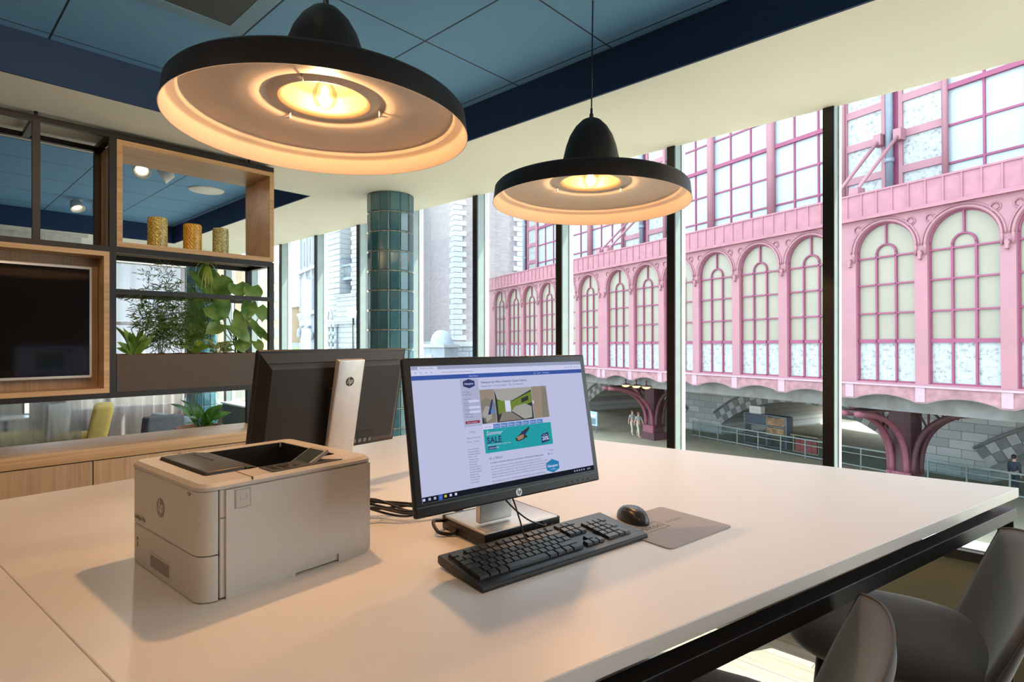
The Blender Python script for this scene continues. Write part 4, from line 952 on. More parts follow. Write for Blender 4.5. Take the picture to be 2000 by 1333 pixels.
# ================================================================== PENDANT LAMPS
SH_OUT = mat('shade_black', (0.016,0.011,0.008), .45, noise=.1, nscale=20, spec=.4)
SH_IN = mat('shade_cream', (0.440,0.375,0.330), .45, noise=.015, nscale=6)
def pendant(x, y, zr, tilt, label, power):
    root = empty('pendant_lamp', label, 'lamp', (x, y, zr), (0, tilt, 0), group=None)
    o = MB().lathe([(.400,0),(.398,.006),(.392,.058),(.384,.067),(.36,.074),(.20,.100),(.135,.113),(.122,.118),(.118,.15),(.113,.19),(.103,.235),(.088,.278),(.066,.315),(.040,.342),(.014,.355),(.006,.358)], 96).obj('shade', SH_OUT, root)
    o = MB().lathe([(.400,0),(.397,.0005),(.390,.044),(.384,.050),(.366,.052),(.360,.056),(.357,.064),(.350,.067),(.340,.064),(.20,.086),(.172,.086),(.162,.096),(.150,.097),(.138,.090),(.124,.088)], 96).obj('inner_reflector', SH_IN, root)
    MB().lathe([(.124,.088),(.116,.091),(.111,.102),(.108,.13),(.100,.150),(.0,.158)], 64).obj('dome_lining', mat('lining_darkened', (0.055,0.034,0.018), .5, noise=.02), root)  # lining coloured dark to hold down glare from the bulb
    for a in (radians(100), radians(220), radians(340)):
        M = Matrix.Rotation(a,4,'Z') @ Matrix.Translation((.155,0,.086)); MB().box((-.003,-.004,-.010),(.022,.004,-.008), M=M).cyl(M@Vector((0,0,-.012)), M@Vector((0,0,.006)), .0035, 10).obj('fixing_clip', SILVER, root)
    MB().cyl((0,0,.352),(0,0,.372),.008,14).cyl((0,0,.372),(0,0,.395),.005,12).obj('cord_grip', BLACK, root)
    zt = (ZC-zr)/cos(tilt)
    cu = MB().cyl((0,0,.36),(0,0,zt),.003,8).obj('cord', BLACK, root)
    # undo the slight tilt for the cord: it hangs plumb from the dome
    MB().cyl((0,0,.155),(0,0,.31),.020,20).lathe([(0,.150),(.017,.150),(.021,.158)],20).obj('socket', mat('socket_cream', (.70,.60,.46), .5, noise=.02), root)
    MB().lathe([(.013,.155),(.016,.145),(.026,.130),(.033,.112),(.034,.098),(.028,.080),(.015,.069),(0,.066)], 28).obj('bulb', glass_mat('bulb_glass', (1,.97,.92), .05), root)
    f_ = MB().sphere((0,0,.112),.011,12,8,sc=(1,1,1.7)).obj('filament', emit_mat('filament', (1,.62,.30), 60), root)
    ld = bpy.data.lights.new('bulb_light', 'POINT'); ld.energy = power; ld.color = (1,.56,.25); ld.shadow_soft_size = .022
    lo = bpy.data.objects.new('bulb_light', ld); COL.objects.link(lo); lo.parent = root; lo.location = (0,0,.098)
    return root
pendant(.822, 1.484, R(.583), -.012*-1, 'large black pendant lamp with cream inside, the nearer and bigger one at upper left', 27)
pendant(1.945, 1.375, R(.560), .020, 'black pendant lamp with cream inside, the farther one hanging before the windows', 21)

# ================================================================== BAR STOOLS
def stool(label, loc, rz):
    root = empty('bar_stool', label, 'stool', loc, (0,0,rz), group='grey velvet bar stools at the table')
    # seat cushion: rounded slab, thick at the front
    b = MB(); nu, nv = 40, 12; vs = []
    for j in range(nv+1):
        t = j/nv*pi; rr = sin(t)**.45 if 0 < t < pi else 0; zz = cos(t)
        for i in range(nu):
            a = 2*pi*i/nu; ca, sa = cos(a), sin(a); e = .72
            x = .245*math.copysign(abs(ca)**e, ca)*rr; y = .250*math.copysign(abs(sa)**e, sa)*rr
            x *= 1-.06*(y/.25)
            top = .750+.006*(y/.25)-.010*(1-rr); bot = .655+.035*(1-rr)-.01*(y/.25)
            vs.append((x, y, top*(zz+1)/2+bot*(1-zz)/2))
    b.add(vs, [(j*nu+i, j*nu+(i+1)%nu, (j+1)*nu+(i+1)%nu, (j+1)*nu+i) for j in range(nv) for i in range(nu)], True)
    s = b.obj('seat', VELVET, root)
    # backrest: curved pad wrapping round the rear, tapering to the top
    b = MB(); nu, nv = 22, 14; F_ = []; B_ = []
    for j in range(nv+1):
        v = j/nv
        for i in range(nu+1):
            u = -1+2*i/nu; hw = (.215+.035*v)*(1-.35*max(0,v-.55)**1.5); x = hw*u
            z = .668+v*(.335*(1-.10*abs(u)**2.5)); y = -.205+.045*abs(u)**2.2-.115*v-.01
            th_ = .052*(1-.45*v)*(1-abs(u)**8)**.5*((1-v**10)**.5)+.002
            F_.append((x,y+th_/2,z)); B_.append((x*1.01,y-th_/2,z))
    k_ = nu+1; N = len(F_)
    fs = [(j*k_+i, j*k_+i+1, (j+1)*k_+i+1, (j+1)*k_+i) for j in range(nv) for i in range(nu)]
    b.add(F_+B_, fs+[tuple(N+q for q in f[::-1]) for f in fs]+
          [(j*k_,(j+1)*k_,N+(j+1)*k_,N+j*k_) for j in range(nv)]+[(j*k_+nu,(j+1)*k_+nu,N+(j+1)*k_+nu,N+j*k_+nu) for j in range(nv)]+
          [(nv*k_+i,nv*k_+i+1,N+nv*k_+i+1,N+nv*k_+i) for i in range(nu)]+[(i,i+1,N+i+1,N+i) for i in range(nu)], True)
    bk = b.obj('backrest', VELVET, root)
    P = [Vector((F_[j*k_][0]*1.004,(F_[j*k_][1]+B_[j*k_][1])/2,F_[j*k_][2])) for j in range(nv+1)]+[Vector(((F_[nv*k_+i][0]),(F_[nv*k_+i][1]+B_[nv*k_+i][1])/2,F_[nv*k_+i][2]+.001)) for i in range(1,nu+1)]+[Vector((F_[j*k_+nu][0]*1.004,(F_[j*k_+nu][1]+B_[j*k_+nu][1])/2,F_[j*k_+nu][2])) for j in range(nv-1,-1,-1)]
    MB().tube(P, .0028, 6).obj('piping', mat('velvet_piping', (.075,.068,.072), .8, noise=.1), bk)
    for sx in (-1,1):
        for sy in (-1,1):
            MB().cyl((sx*.15,sy*.15,.67),(sx*.215,sy*.215,0),.0135,12,.009).obj('leg', STEEL, root)
    q = .195; MB().tube([(-q,-q,.26),(q,-q,.26),(q,q,.26),(-q,q,.26)], .009, 8, closed=True).obj('foot_rail', STEEL, root)
    return root
s1 = stool('dark grey velvet bar stool at the right edge, its whole seat showing', (1.87,.33,0), radians(13))
dup(s1, (1.11,.52,0), (0,0,radians(13)), 'dark grey velvet bar stool nearest the viewer, its back seen edge on')

# ================================================================== LOUNGE BEYOND THE SHELVES
YEL = mat('yellow_fabric', (0.740,0.560,0.160), .85, noise=.08, nscale=12, bump=.1, bscale=300)
def curtain(name, label, xa, xb, y, z0, z1, m, amp=.035, pitch=.13, seed=1):
    rnd = random.Random(seed); n = int((xb-xa)/.012); vs = []; ph = 0
    for i in range(n+1):
        x = xa+(xb-xa)*i/n; ph += 2*pi*.012/pitch*(1+.3*sin(x*7)); yy = y+amp*sin(ph)+.01*sin(ph*2.3)
        vs += [(x,yy,z0),(x,y+(yy-y)*.7,z1)]
    o = MB().add(vs, [(2*i,2*i+1,2*i+3,2*i+2) for i in range(n)], True).obj(name, m)
    return tag(o, label, 'curtain')
curtain('sheer_curtain', 'pale grey sheer curtain at the far left, chairs showing dimly through it', -3.3, 1.44, 7.98, .03, ZS-.03, sheer_mat('sheer_grey', (.42,.41,.42), .45), seed=2)
curtain('sheer_curtain', 'beige sheer curtain in front of the farthest windows, right of the yellow chair', 1.60, 3.18, 10.1, .03, ZS-.03, sheer_mat('sheer_beige', (.36,.32,.31), .10), .05, .16, 5)
MB_ = MB().box((-3.3,7.95,ZS-.03),(1.5,8.01,ZS)); tag(MB_.obj('curtain_rail', mat('rail_white', (.7,.7,.68), .5)), 'white curtain rail under the far ceiling', 'curtain rail')
ch = empty('lounge_chair', 'yellow upholstered chair with slanted slab back seen just above the worktop', 'armchair', (1.56,8.25,0), (0,0,radians(-12)))
Sx = Matrix.Shear('XY', 4, (.16, 0)); 
MB().rbox((.0,-.34,.25),(.20,.34,.755),.05, M=Matrix(((1,0,.20,-.10),(0,1,0,0),(0,0,1,0),(0,0,0,1)))).obj('backrest', YEL, ch)
MB().rbox((-.30,-.18,.22),(.02,.33,.42),.05).obj('seat', YEL, ch)
for x in (-.25,.0):
    for y in (-.14,.28): MB().cyl((x,y,0),(x,y,.23),.015,10).obj('leg', STEEL, ch)
tc_ = empty('tub_chair', 'low round tub chair with yellow seat and white textured back, behind the sheer curtain', 'armchair', (1.10,9.05,0))
MB().rbox((-.36,-.36,.22),(.36,.36,.40),.12).obj('seat', YEL, tc_)
b = MB(); vs = []; n = 24
for j, (r_, z) in enumerate(((.36,.25),(.40,.40),(.43,.62),(.42,.74),(.38,.75),(.38,.60),(.35,.40))):
    for i in range(n+1): a = radians(-70)+radians(150)*i/n; vs.append((r_*cos(a), r_*sin(a), z))
b.add(vs, [(j*(n+1)+i, j*(n+1)+i+1, (j+1)*(n+1)+i+1, (j+1)*(n+1)+i) for j in range(6) for i in range(n)], True)
b.obj('backrest', mat('white_weave', (.75,.76,.76), .7, noise=.35, nscale=35, bump=.4, bscale=80), tc_)
MB().lathe([(0,0),(.28,0),(.28,.02),(.04,.04),(.04,.24)], 24).obj('pedestal', STEEL, tc_)
st_ = empty('side_table', 'small round white side table behind the sheer curtain', 'side table', (.98,9.85,0))
MB().cyl((0,0,.495),(0,0,.515),.27,32).obj('table_top', mat('white_gloss', (.85,.85,.83), .3, noise=.02), st_)
MB().cyl((0,0,.02),(0,0,.495),.02,12).obj('column', STEEL, st_); MB().cyl((0,0,0),(0,0,.02),.17,28).obj('base', STEEL, st_)
sf = empty('sofa', 'grey sofa at the far left behind the sheer curtain', 'sofa', (-.08,8.9,0))
GF = mat('grey_fabric', (.16,.165,.18), .85, noise=.1, nscale=20, bump=.1, bscale=300)
MB().rbox((-.9,-.4,.15),(.62,.4,.42),.05).obj('seat', GF, sf); MB().rbox((-.9,.25,.40),(.62,.45,.80),.05).obj('backrest', GF, sf); MB().rbox((.52,-.4,.30),(.68,.42,.62),.05).obj('armrest', GF, sf)
for x in (-.8,.5):
    for y in (-.3,.3): MB().cyl((x,y,0),(x,y,.16),.02,10).obj('leg', STEEL, sf)
ac = empty('lounge_chair', 'dark grey armchair with pale blue side, left of the leafy pot plant', 'armchair', (1.82,6.45,0), (0,0,radians(12)))
MB().rbox((-.21,-.10,.30),(.14,.03,.765),.02, M=Matrix(((1,0,.15,-.07),(0,1,.1,-.05),(0,0,1,0),(0,0,0,1)))).obj('backrest', GF, ac)
MB().rbox((.15,-.10,.30),(.27,.55,.735),.04).obj('armrest', mat('blue_grey_fabric', (.33,.42,.50), .8, noise=.06), ac)
MB().rbox((-.3,.0,.22),(.14,.55,.42),.04).obj('seat', GF, ac)
for x in (-.22,.2):
    for y in (-.04,.48): MB().cyl((x,y,0),(x,y,.30),.014,10).obj('leg', STEEL, ac)
tag(MB().box((3.0,5.0,0),(3.22,8.1,.670),mi=0).box((2.985,4.98,.670),(3.23,8.12,.69),mi=1).obj('low_cabinet', [mat('cabinet_dark', (.040,.043,.043), .5, noise=.06), ALU_LT]), 'long low dark cabinet with pale top running under the far windows', 'cabinet')
pt = empty('potted_plant', 'leafy green pot plant standing behind the worktop, left of the turned monitor', 'plant', (1.575,4.70,0))
MB().lathe([(0,0),(.11,0),(.13,.02),(.16,.84),(.165,.86),(.155,.86),(.145,.82),(0,.82)], 32).obj('pot', mat('terracotta', (.42,.18,.10), .7, noise=.1), pt)
MB().lathe([(0,.83),(.147,.83)], 24).obj('soil', mat('bark', (.22,.085,.035), .9), pt)
mb = MB(); rnd = random.Random(21); c = Vector((0,0,.83))
def rel(x, y, Y): return px(x,y,Y)-Vector((1.575,4.70,0))
for bx,by,tx,ty,w,dy in ((375,822,331,789,.060,-.05),(378,812,352,781,.045,.05),(385,825,372,790,.05,0),(398,826,380,786,.04,.08),(402,822,424,792,.055,-.05),(406,820,436,790,.05,.06),(415,822,453,806,.05,0),
                      (392,832,368,815,.05,-.12),(400,834,402,806,.055,-.12),(405,832,428,812,.055,-.10),(385,836,362,828,.045,-.1),(412,834,424,822,.05,-.12),(390,834,388,808,.05,-.08),(396,830,412,800,.05,.0),(380,830,360,806,.05,.02)):
    p0 = rel(bx,by,4.62+dy*.4); p1 = rel(tx,ty,4.62+dy); leaf(mb, p0, p1, w*1.25, (rnd.uniform(-.3,.3),-.6,1), .12, 'ovate', .22, 8); mb.tube(curve_pts(c, p0, (0,0,.02), 4), .003, 5)
mb.obj('foliage', leaf_mat('leaf_deep', (.045,.15,.02), (.16,.36,.06), 10, .3), pt)

# ================================================================== OUTSIDE: THE PINK RAILWAY BRIDGE
PINK = mat('pink_paint', (0.265,0.118,0.142), .6, noise=.06, nscale=1.2)
PINK2 = mat('pink_paint_deep', (0.195,0.036,0.088), .6, noise=.08, nscale=2)
RUST = mat('pink_rusty', (0.250,0.125,0.140), .7, noise=.28, nscale=3.5)
ROSE_SHADED = mat('pier_rose_shaded', (0.065,0.020,0.027), .6, noise=.25, nscale=5)  # pier rose darkened, shade under the deck put into the colour
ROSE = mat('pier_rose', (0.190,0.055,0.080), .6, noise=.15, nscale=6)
FROST = mat('frosted_pane', (0.215,0.190,0.145), .35, noise=.05, nscale=.9)
PALE = mat('pale_blue_pane', (0.290,0.325,0.350), .3, noise=.03, nscale=.6)
def marble():
    m = bpy.data.materials.new('speckled_panel'); m.use_nodes = True; nt = m.node_tree; p = nt.nodes['Principled BSDF']; L = nt.links.new
    tc = nt.nodes.new('ShaderNodeTexCoord'); n = nt.nodes.new('ShaderNodeTexNoise'); n.inputs['Scale'].default_value = 7; n.inputs['Detail'].default_value = 12; n.inputs['Roughness'].default_value = .75
    L(tc.outputs['Object'], n.inputs[0]); r = nt.nodes.new('ShaderNodeValToRGB'); r.color_ramp.elements[0].position = .36; r.color_ramp.elements[0].color = (0.102,0.111,0.120,1)
    r.color_ramp.elements[1].position = .49; r.color_ramp.elements[1].color = (.30,.31,.315,1); L(n.outputs['Fac'], r.inputs[0]); L(r.outputs[0], p.inputs['Base Color']); p.inputs['Roughness'].default_value = .4
    return m
MARBLE = marble()
BR = (24.869, .604, CH); BROT = (0, .0074, radians(71.72))
br = empty('railway_bridge', 'long pink iron railway bridge with arched glazed gallery, seen through the windows', 'bridge', BR, BROT)
S0, S1 = -11.0, 39.0
centers = [7.42+16.14*g+2.605*j for g in (-1,0,1,2) for j in range(6)]; centers = [c for c in centers if S0+1.5 < c < 38]
def arch(c, hw, z0, zs, n=20, r=None): return [(c-hw,z0),(c+hw,z0),(c+hw,zs)]+[(c+hw*cos(pi*i/n), zs+hw*sin(pi*i/n)) for i in range(1,n)]+[(c-hw,zs)]
HW, ZSP = 1.085, 3.565
o = plate('gallery_wall', [(S0,-1.63),(S1,-1.63),(S1,5.0),(S0,5.0)], [arch(c,HW,-1.56,ZSP) for c in centers], .22, PINK, br); o.location = (0,-.22,0)
proto = None
for c in centers:
    if proto is None:
        b = MB(); y0, y1 = -.20, -.13
        for z, w in ((3.33,.03),(2.25,.03),(1.12,.03),(.03,.07)): b.box((-HW,y0,z-w),(HW,y1,z+w))
        b.box((-HW,y0,-1.56),(HW,y1,-1.50)); b.box((-HW,y0,-1.56),(-HW+.05,y1,ZSP)); b.box((HW-.05,y0,-1.56),(HW,y1,ZSP))
        for x in (-.36,.36): b.box((x-.035,y0,-1.56),(x+.035,y1,3.45))
        b.box((-.03,y0,3.80),(.03,y1,ZSP+HW)); b.tube([(.36*cos(pi*i/14), -.165, 3.45+.36*sin(pi*i/14)) for i in range(15)], .04, 6)
        b.tube([((HW-.02)*cos(pi*i/24), -.165, ZSP+(HW-.02)*sin(pi*i/24)) for i in range(25)], .04, 6)
        proto = b.obj('arched_window', PINK2, br); proto.location = (c,0,0)
        P = arch(0, HW, .03, ZSP, 20); MB().add([(x,-.22,z) for x,z in P], [tuple(range(len(P)))]).obj('frosted_glazing', FROST, proto)
        MB().add([(-HW,-.215,-1.56),(HW,-.215,-1.56),(HW,-.215,.03),(-HW,-.215,.03)], [(0,1,2,3)]).obj('speckled_panel', MARBLE, proto)
        b = MB()
        for rr, yy, tr_ in ((HW+.06,.03,.05),(HW+.17,.015,.035)): b.tube([(rr*cos(pi*i/28), yy, ZSP-.1+ (rr+.1)*sin(pi*i/28) if False else ZSP+rr*sin(pi*i/28)) for i in range(29)], tr_, 6)
        for sx in (-1,1):
            b.tube([(sx*(HW+.06),.03,z) for z in (3.2,ZSP)], .05, 6); b.box((sx*1.3-.05,0,3.05),(sx*1.3+.05,.12,3.35)); b.cyl((sx*1.3,.06,3.0),(sx*1.3,.06,3.3),.02,8,.09)
            cx, cz = sx*.98, 4.50; b.tube([(cx+.15*cos(2*pi*i/14),.02,cz+.15*sin(2*pi*i/14)) for i in range(14)], .022, 5, closed=True)
            b.tube([(cx+.13*cos(pi/2*i),.02,cz+.13*sin(pi/2*i)) for i in range(4)], .018, 4, closed=True)
        b.obj('arch_moulding', PINK, proto)
    else:
        q = proto.copy(); COL.objects.link(q); q.location = (c,0,0)
        for ch_ in proto.children: d = ch_.copy(); COL.objects.link(d); d.parent = q
# parapet with ribs, cornice, sill, scalloped girder
b = MB().box((S0,-.25,4.98),(S1,.05,5.92)).box((S0,-.28,5.90),(S1,.10,5.97)).box((S0,-.05,4.86),(S1,.22,4.93)).box((S0,-.05,4.93),(S1,.14,5.02))
x = S0
while x < S1: b.box((x-.025,.04,5.02),(x+.025,.09,5.90)); x += .575
b.obj('parapet', RUST_ if False else mat('parapet_pink', (0.270,0.113,0.140), .65, noise=.12, nscale=2.2), br)
pts = []; gaps = sorted(set([c-1.3025 for c in centers]+[c+1.3025 for c in centers]))
bays = [(c-1.3025, c+1.3025) for c in centers]; allb = []
for i, (a_, b_) in enumerate(bays):
    allb.append((a_, b_))
    if i+1 < len(bays) and bays[i+1][0]-b_ > .2: allb.append((b_, bays[i+1][0]))
sc = []
for a_, b_ in allb:
    w = b_-a_; e = min(.18, w*.3)
    sc += [(a_, -2.24), (a_+e, -2.24)]
    for i in range(1, 11): sc.append((a_+e+(w-2*e)*i/11, -2.24+(.24 if w > 1 else .0)*sin(pi*i/11)**.8))
    sc += [(b_-e, -2.24)]
sc.append((allb[-1][1], -2.24))
o = plate('scalloped_girder', [(sc[0][0],-1.63)]+[(x,z) for x,z in sc]+[(sc[-1][0],-1.63)], [], .10, RUST, br)
b = MB().tube([(x,.04,z-.01) for x,z in sc], .035, 6); b.box((S0,-.05,-1.69),(S1,.16,-1.62))
for a_, b_ in allb: b.box((a_-.16,.09,-2.22),(a_+.16,.13,-1.69))
b.obj('girder_edging', mat('pink_pale', (0.330,0.220,0.260), .6, noise=.08), br)
b = MB().box((S0,-10.2,-2.05),(S1,-.02,-1.70)).box((S0,-1.0,-2.72),(S1,-.7,-2.05)).box((S0,-4.7,-2.85),(S1,-4.2,-2.05)).box((S0,-8.6,-2.80),(S1,-8.3,-2.05))
x = S0
while x < S1: b.box((x-.08,-9,-2.55),(x+.08,-.8,-2.05)); x += 2.6
b.obj('deck_beams', mat('deck_grey', (.15,.145,.14), .8, noise=.25, nscale=2), br)
# upper hall wall, set back behind the gallery roof
MB().box((S0,-4.6,4.9),(S1,-.2,5.2)).obj('gallery_roof', PINK, br)
TY = -3.6; b = MB(); W_L = []
piers = [5.85+16.14*g for g in (-1,0,1,2)]
for p in piers:
    for ds in (-14.05+16.14-.0,2.15,6.05,10.15):
        s = p+ds if ds != -14.05+16.14 else p-2.10
        r_ = .11 if abs(abs(ds)-2.1) < .2 else .22
        if not S0 < s < S1: continue
        b.cyl((s,TY+.12,4.9),(s,TY+.12,19),r_,12)
    for (a_, b_) in ((p-5.97+.0,p-2.2),): pass
b.obj('hall_posts', PINK, br)
b = MB(); mb2 = MB(); pan = MB(); pb = MB()
for p in piers:
    for a_, b_ in ((p+2.15,p+6.05),(p+6.05,p+10.15),(p+10.15,p+14.04)):
        if a_ < S0 or b_ > S1: continue
        g = MB().box((a_,TY-.06,4.9),(b_,TY-.04,19)).obj('hall_window', PALE, br)
        f_ = MB(); z = 5.75
        for i in range(9):
            zz = z+1.55*i; w = .10 if i == 3 or i == 6 else .045; f_.box((a_,TY-.04,zz-w),(b_,TY+(.12 if w > .05 else .03),zz+w))
        for k_ in (1,2): x = a_+(b_-a_)*k_/3; f_.box((x-.04,TY-.04,4.9),(x+.04,TY+.04,19))
        f_.obj('glazing_bars', PINK2, g)
    for a_, b_ in ((p-2.10,p-.28),(p+.28,p+2.15)):
        if a_ < S0 or b_ > S1: continue
        g = MB().box((a_,TY-.06,4.9),(b_,TY-.04,19)).obj('speckled_hall_panel', MARBLE, br); f_ = MB()
        for i in range(9): zz = 5.98+1.55*i; f_.box((a_,TY-.04,zz-.16),(b_,TY+.05,zz+.16))
        f_.box((a_,TY-.04,4.9),(a_+.16,TY+.06,19)).box((b_-.16,TY-.04,4.9),(b_,TY+.06,19)); f_.obj('panel_frame', PINK, g)
    if S0 < p < S1:
        MB().box((p-.34,TY-.1,4.9),(p+.34,TY+.0,19)).obj('pipe_recess', PINK2, br)
        MB().cyl((p+.02,TY+.2,4.9),(p+.02,TY+.2,19),.15,14).cyl((p+.02,TY+.2,7.9),(p+.02,TY+.2,8.1),.19,14).cyl((p+.02,TY+.2,11.0),(p+.02,TY+.2,11.2),.19,14).obj('drain_pipe', mat('pipe_grey_blue', (0.160,0.189,0.231), .5, .2, noise=.1), br)
        for ds in ((-.42,.42) if p < 30 else ()):
            q = MB().tube([(p+ds*.9,-.1,5.95),(p+ds,-.35,6.35),(p+ds*1.0,TY+.3,9.0)], .075, 8).box((p+ds-.18,-.45,5.9),(p+ds+.18,.05,6.25)).box((p+ds-.16,TY+.05,8.75),(p+ds+.16,TY+.45,9.25)); q.obj('strut', PINK, br)
# ---- the iron piers
PZ = -6.8
def pier(s, label):
    root = empty('bridge_pier', label, 'pier', Matrix.Translation(BR) @ Matrix.Rotation(BROT[2],4,'Z') @ Vector((s,-4.5,PZ+0)), (0,0,BROT[2]), group='iron piers carrying the pink bridge')
    H = -2.85-PZ-.0074*s
    b = MB().box((-.62,-.62,0),(.62,.62,.5)).box((-.46,-.46,.5),(.46,.46,H-.1)); b.obj('shaft', ROSE_SHADED, root)
    def rib(dx, dy, off, m, reach=4.0, z0=.9, th_=.13, nm='curved_rib'):
        n = 16; P = []
        for i in range(n+1):
            t = i/n*pi/2; d = .48+reach*(1-cos(t))**1.15*.93; z = z0+(H-z0-.12)*sin(t)**.9
            P.append((dx*d-dy*off, dy*d+dx*off, z))
        MB().tube(P, th_, 6).obj(nm, m, root)
        Q = [(x,y,z) for x,y,z in P]
        return Q
    for off in (-.30,.30): rib(0,1,off,ROSE)
    for sx in (-1,1):
        for off in (-.30,.30): rib(sx,0,off,ROSE if sx > 0 else ROSE_SHADED, 2.6)
        b = MB(); 
        for k_ in range(1,4):
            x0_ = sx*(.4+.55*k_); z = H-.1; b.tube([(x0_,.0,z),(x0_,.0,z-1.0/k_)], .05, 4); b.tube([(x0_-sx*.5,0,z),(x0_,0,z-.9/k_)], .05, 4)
        b.obj('lattice_web', ROSE_SHADED, root)
    MB().box((-3.2,-.35,H-.12),(3.2,.35,H)).box((-.4,-4,H-.12),(.4,4.0,H)).obj('cap_beam', ROSE_SHADED, root)
    MB().box((-.50,.46,.0),(.50,.60,1.0)).obj('plinth_panel', ROSE, root)
    return root
pier(5.85, 'dark pink iron bridge pier with spreading curved ribs, the nearer one at the right')
pier(22.0, 'dark pink iron bridge pier with spreading curved ribs, the farther one behind the front monitor')
# ---- stone viaduct behind
STONE = mat('stone_grey', (.36,.355,.35), .85, noise=.18, nscale=1.2); STONE_L = mat('stone_light', (0.340,0.335,0.330), .85, noise=.12, nscale=2); STONE_D = mat('stone_dark', (0.160,0.160,0.160), .85, noise=.15, nscale=2)
va = empty('stone_viaduct', 'grey stone viaduct wall with chequered arches under the bridge', 'viaduct', Matrix.Translation(BR) @ Matrix.Rotation(BROT[2],4,'Z') @ Vector((0,-10,0)), (0,0,BROT[2]))
vc = [-1.3+16.14*g for g in (0,1,2)]; hw, zsp, rise = 6.15, -6.05, 2.15
RAD = (hw*hw+rise*rise)/(2*rise); A0 = math.asin(hw/RAD)
def seg(c, r_, n=18): return [(c+r_*sin(-A0+2*A0*i/n), zsp+rise-RAD+r_*cos(-A0+2*A0*i/n)) for i in range(n+1)]
holes = [[(c+hw,PZ-.5),(c-hw,PZ-.5)]+seg(c,RAD) for c in vc]
def stone_tex():
    m = bpy.data.materials.new('stone_courses'); m.use_nodes = True; nt = m.node_tree; p = nt.nodes['Principled BSDF']; L = nt.links.new
    tc = nt.nodes.new('ShaderNodeTexCoord'); mp = nt.nodes.new('ShaderNodeMapping'); mp.inputs['Rotation'].default_value = (pi/2,0,0); br_ = nt.nodes.new('ShaderNodeTexBrick'); br_.inputs['Scale'].default_value = 1
    br_.inputs['Brick Width'].default_value = 1.1; br_.inputs['Row Height'].default_value = .45; br_.inputs['Mortar Size'].default_value = .02
    br_.inputs['Color1'].default_value = (.46,.46,.45,1); br_.inputs['Color2'].default_value = (.30,.30,.295,1); br_.inputs['Mortar'].default_value = (.2,.2,.2,1)
    L(tc.outputs['Object'], mp.inputs[0]); L(mp.outputs[0], br_.inputs['Vector']); L(br_.outputs['Color'], p.inputs['Base Color']); p.inputs['Roughness'].default_value = .85
    return m
plate('arcade_wall', [(S0,PZ-.6),(S1,PZ-.6),(S1,-2.3),(S0,-2.3)], holes, 12.0, stone_tex(), va).location = (0,-12,0)
for c in vc:
    ba, bb = MB(), MB(); n = 30
    for row in range(2):
        for i in range(n):
            a0 = -A0+2*A0*i/n; a1 = -A0+2*A0*(i+1)/n; r0_, r1_ = RAD+.46*row, RAD+.46*row+.45; cz = zsp+rise-RAD
            P = [(c+r_*sin(a_), cz+r_*cos(a_)) for r_, a_ in ((r0_,a0+.002),(r0_,a1),(r1_,a1),(r1_,a0+.002))]
            (ba if (i+row) % 2 else bb).add([(x,0,z) for x,z in P]+[(x,.10,z) for x,z in P], [(0,1,2,3),(4,5,6,7),(0,1,5,4),(1,2,6,5),(2,3,7,6),(3,0,4,7)])
    ba.obj('light_voussoirs', STONE_L, va); bb.obj('dark_voussoirs', STONE_D, va)
    e = seg(c, RAD+1.02); MB().tube([(x,.12,z) for x,z in e], .07, 6).obj('hood_mould', STONE_D, va)
# ---- ground, street things
struct(MB().box((3.8,-60,-5.32),(140,140,-5.30)).obj('ground', mat('street_paving', (0.280,0.250,0.180), .9, noise=.12, nscale=.8)), 'pale street paving below the windows')
def bp(s, t, z): return Matrix.Translation(BR) @ Matrix.Rotation(BROT[2],4,'Z') @ Vector((s,-t,z-.0074*s))
def gp(s, t, h=0): v = bp(s,t,0); v.z = -5.30+h; return v
RZ = BROT[2]
wl_ = empty('shop', 'dark shop with pale frames set deep inside the viaduct arch', 'shop', gp(28,26), (0,0,RZ))
MB().box((-8,-.3,0),(9,0,4.2)).obj('facade', mat('shop_dark', (.045,.055,.05), .6, noise=.3, nscale=1), wl_)
for x in (-6,-3,0,3,6): MB().box((x-.05,0,0),(x+.05,.06,3.0)).obj('mullion', mat('shop_frame', (.20,.24,.22), .5), wl_)
MB().box((-8,0,3.0),(9,.10,3.15)).obj('lintel', mat('shop_frame', (.20,.24,.22), .5), wl_)
# railing in front of the arches
rl = empty('glass_railing', 'long glass railing with pale handrail in front of the stone arches', 'railing', gp(0,7.6), (0,0,RZ))
b = MB().box((-8,-.04,1.05),(21.5,.04,1.12)).box((-8,-.03,.75),(21.5,.03,.79)).box((-8,-.03,.1),(21.5,.03,.16)); x = -8
while x < 21.6: b.box((x-.03,-.03,0),(x+.03,.03,1.05)); x += 1.6
b.obj('handrail', mat('rail_green_grey', (0.231,0.260,0.252), .4, .3, noise=.05), rl)
MB().box((-8,-.01,.16),(21.5,.01,1.05)).obj('glass_infill', glass_mat('rail_glass', (.86,.92,.92), .03), rl)
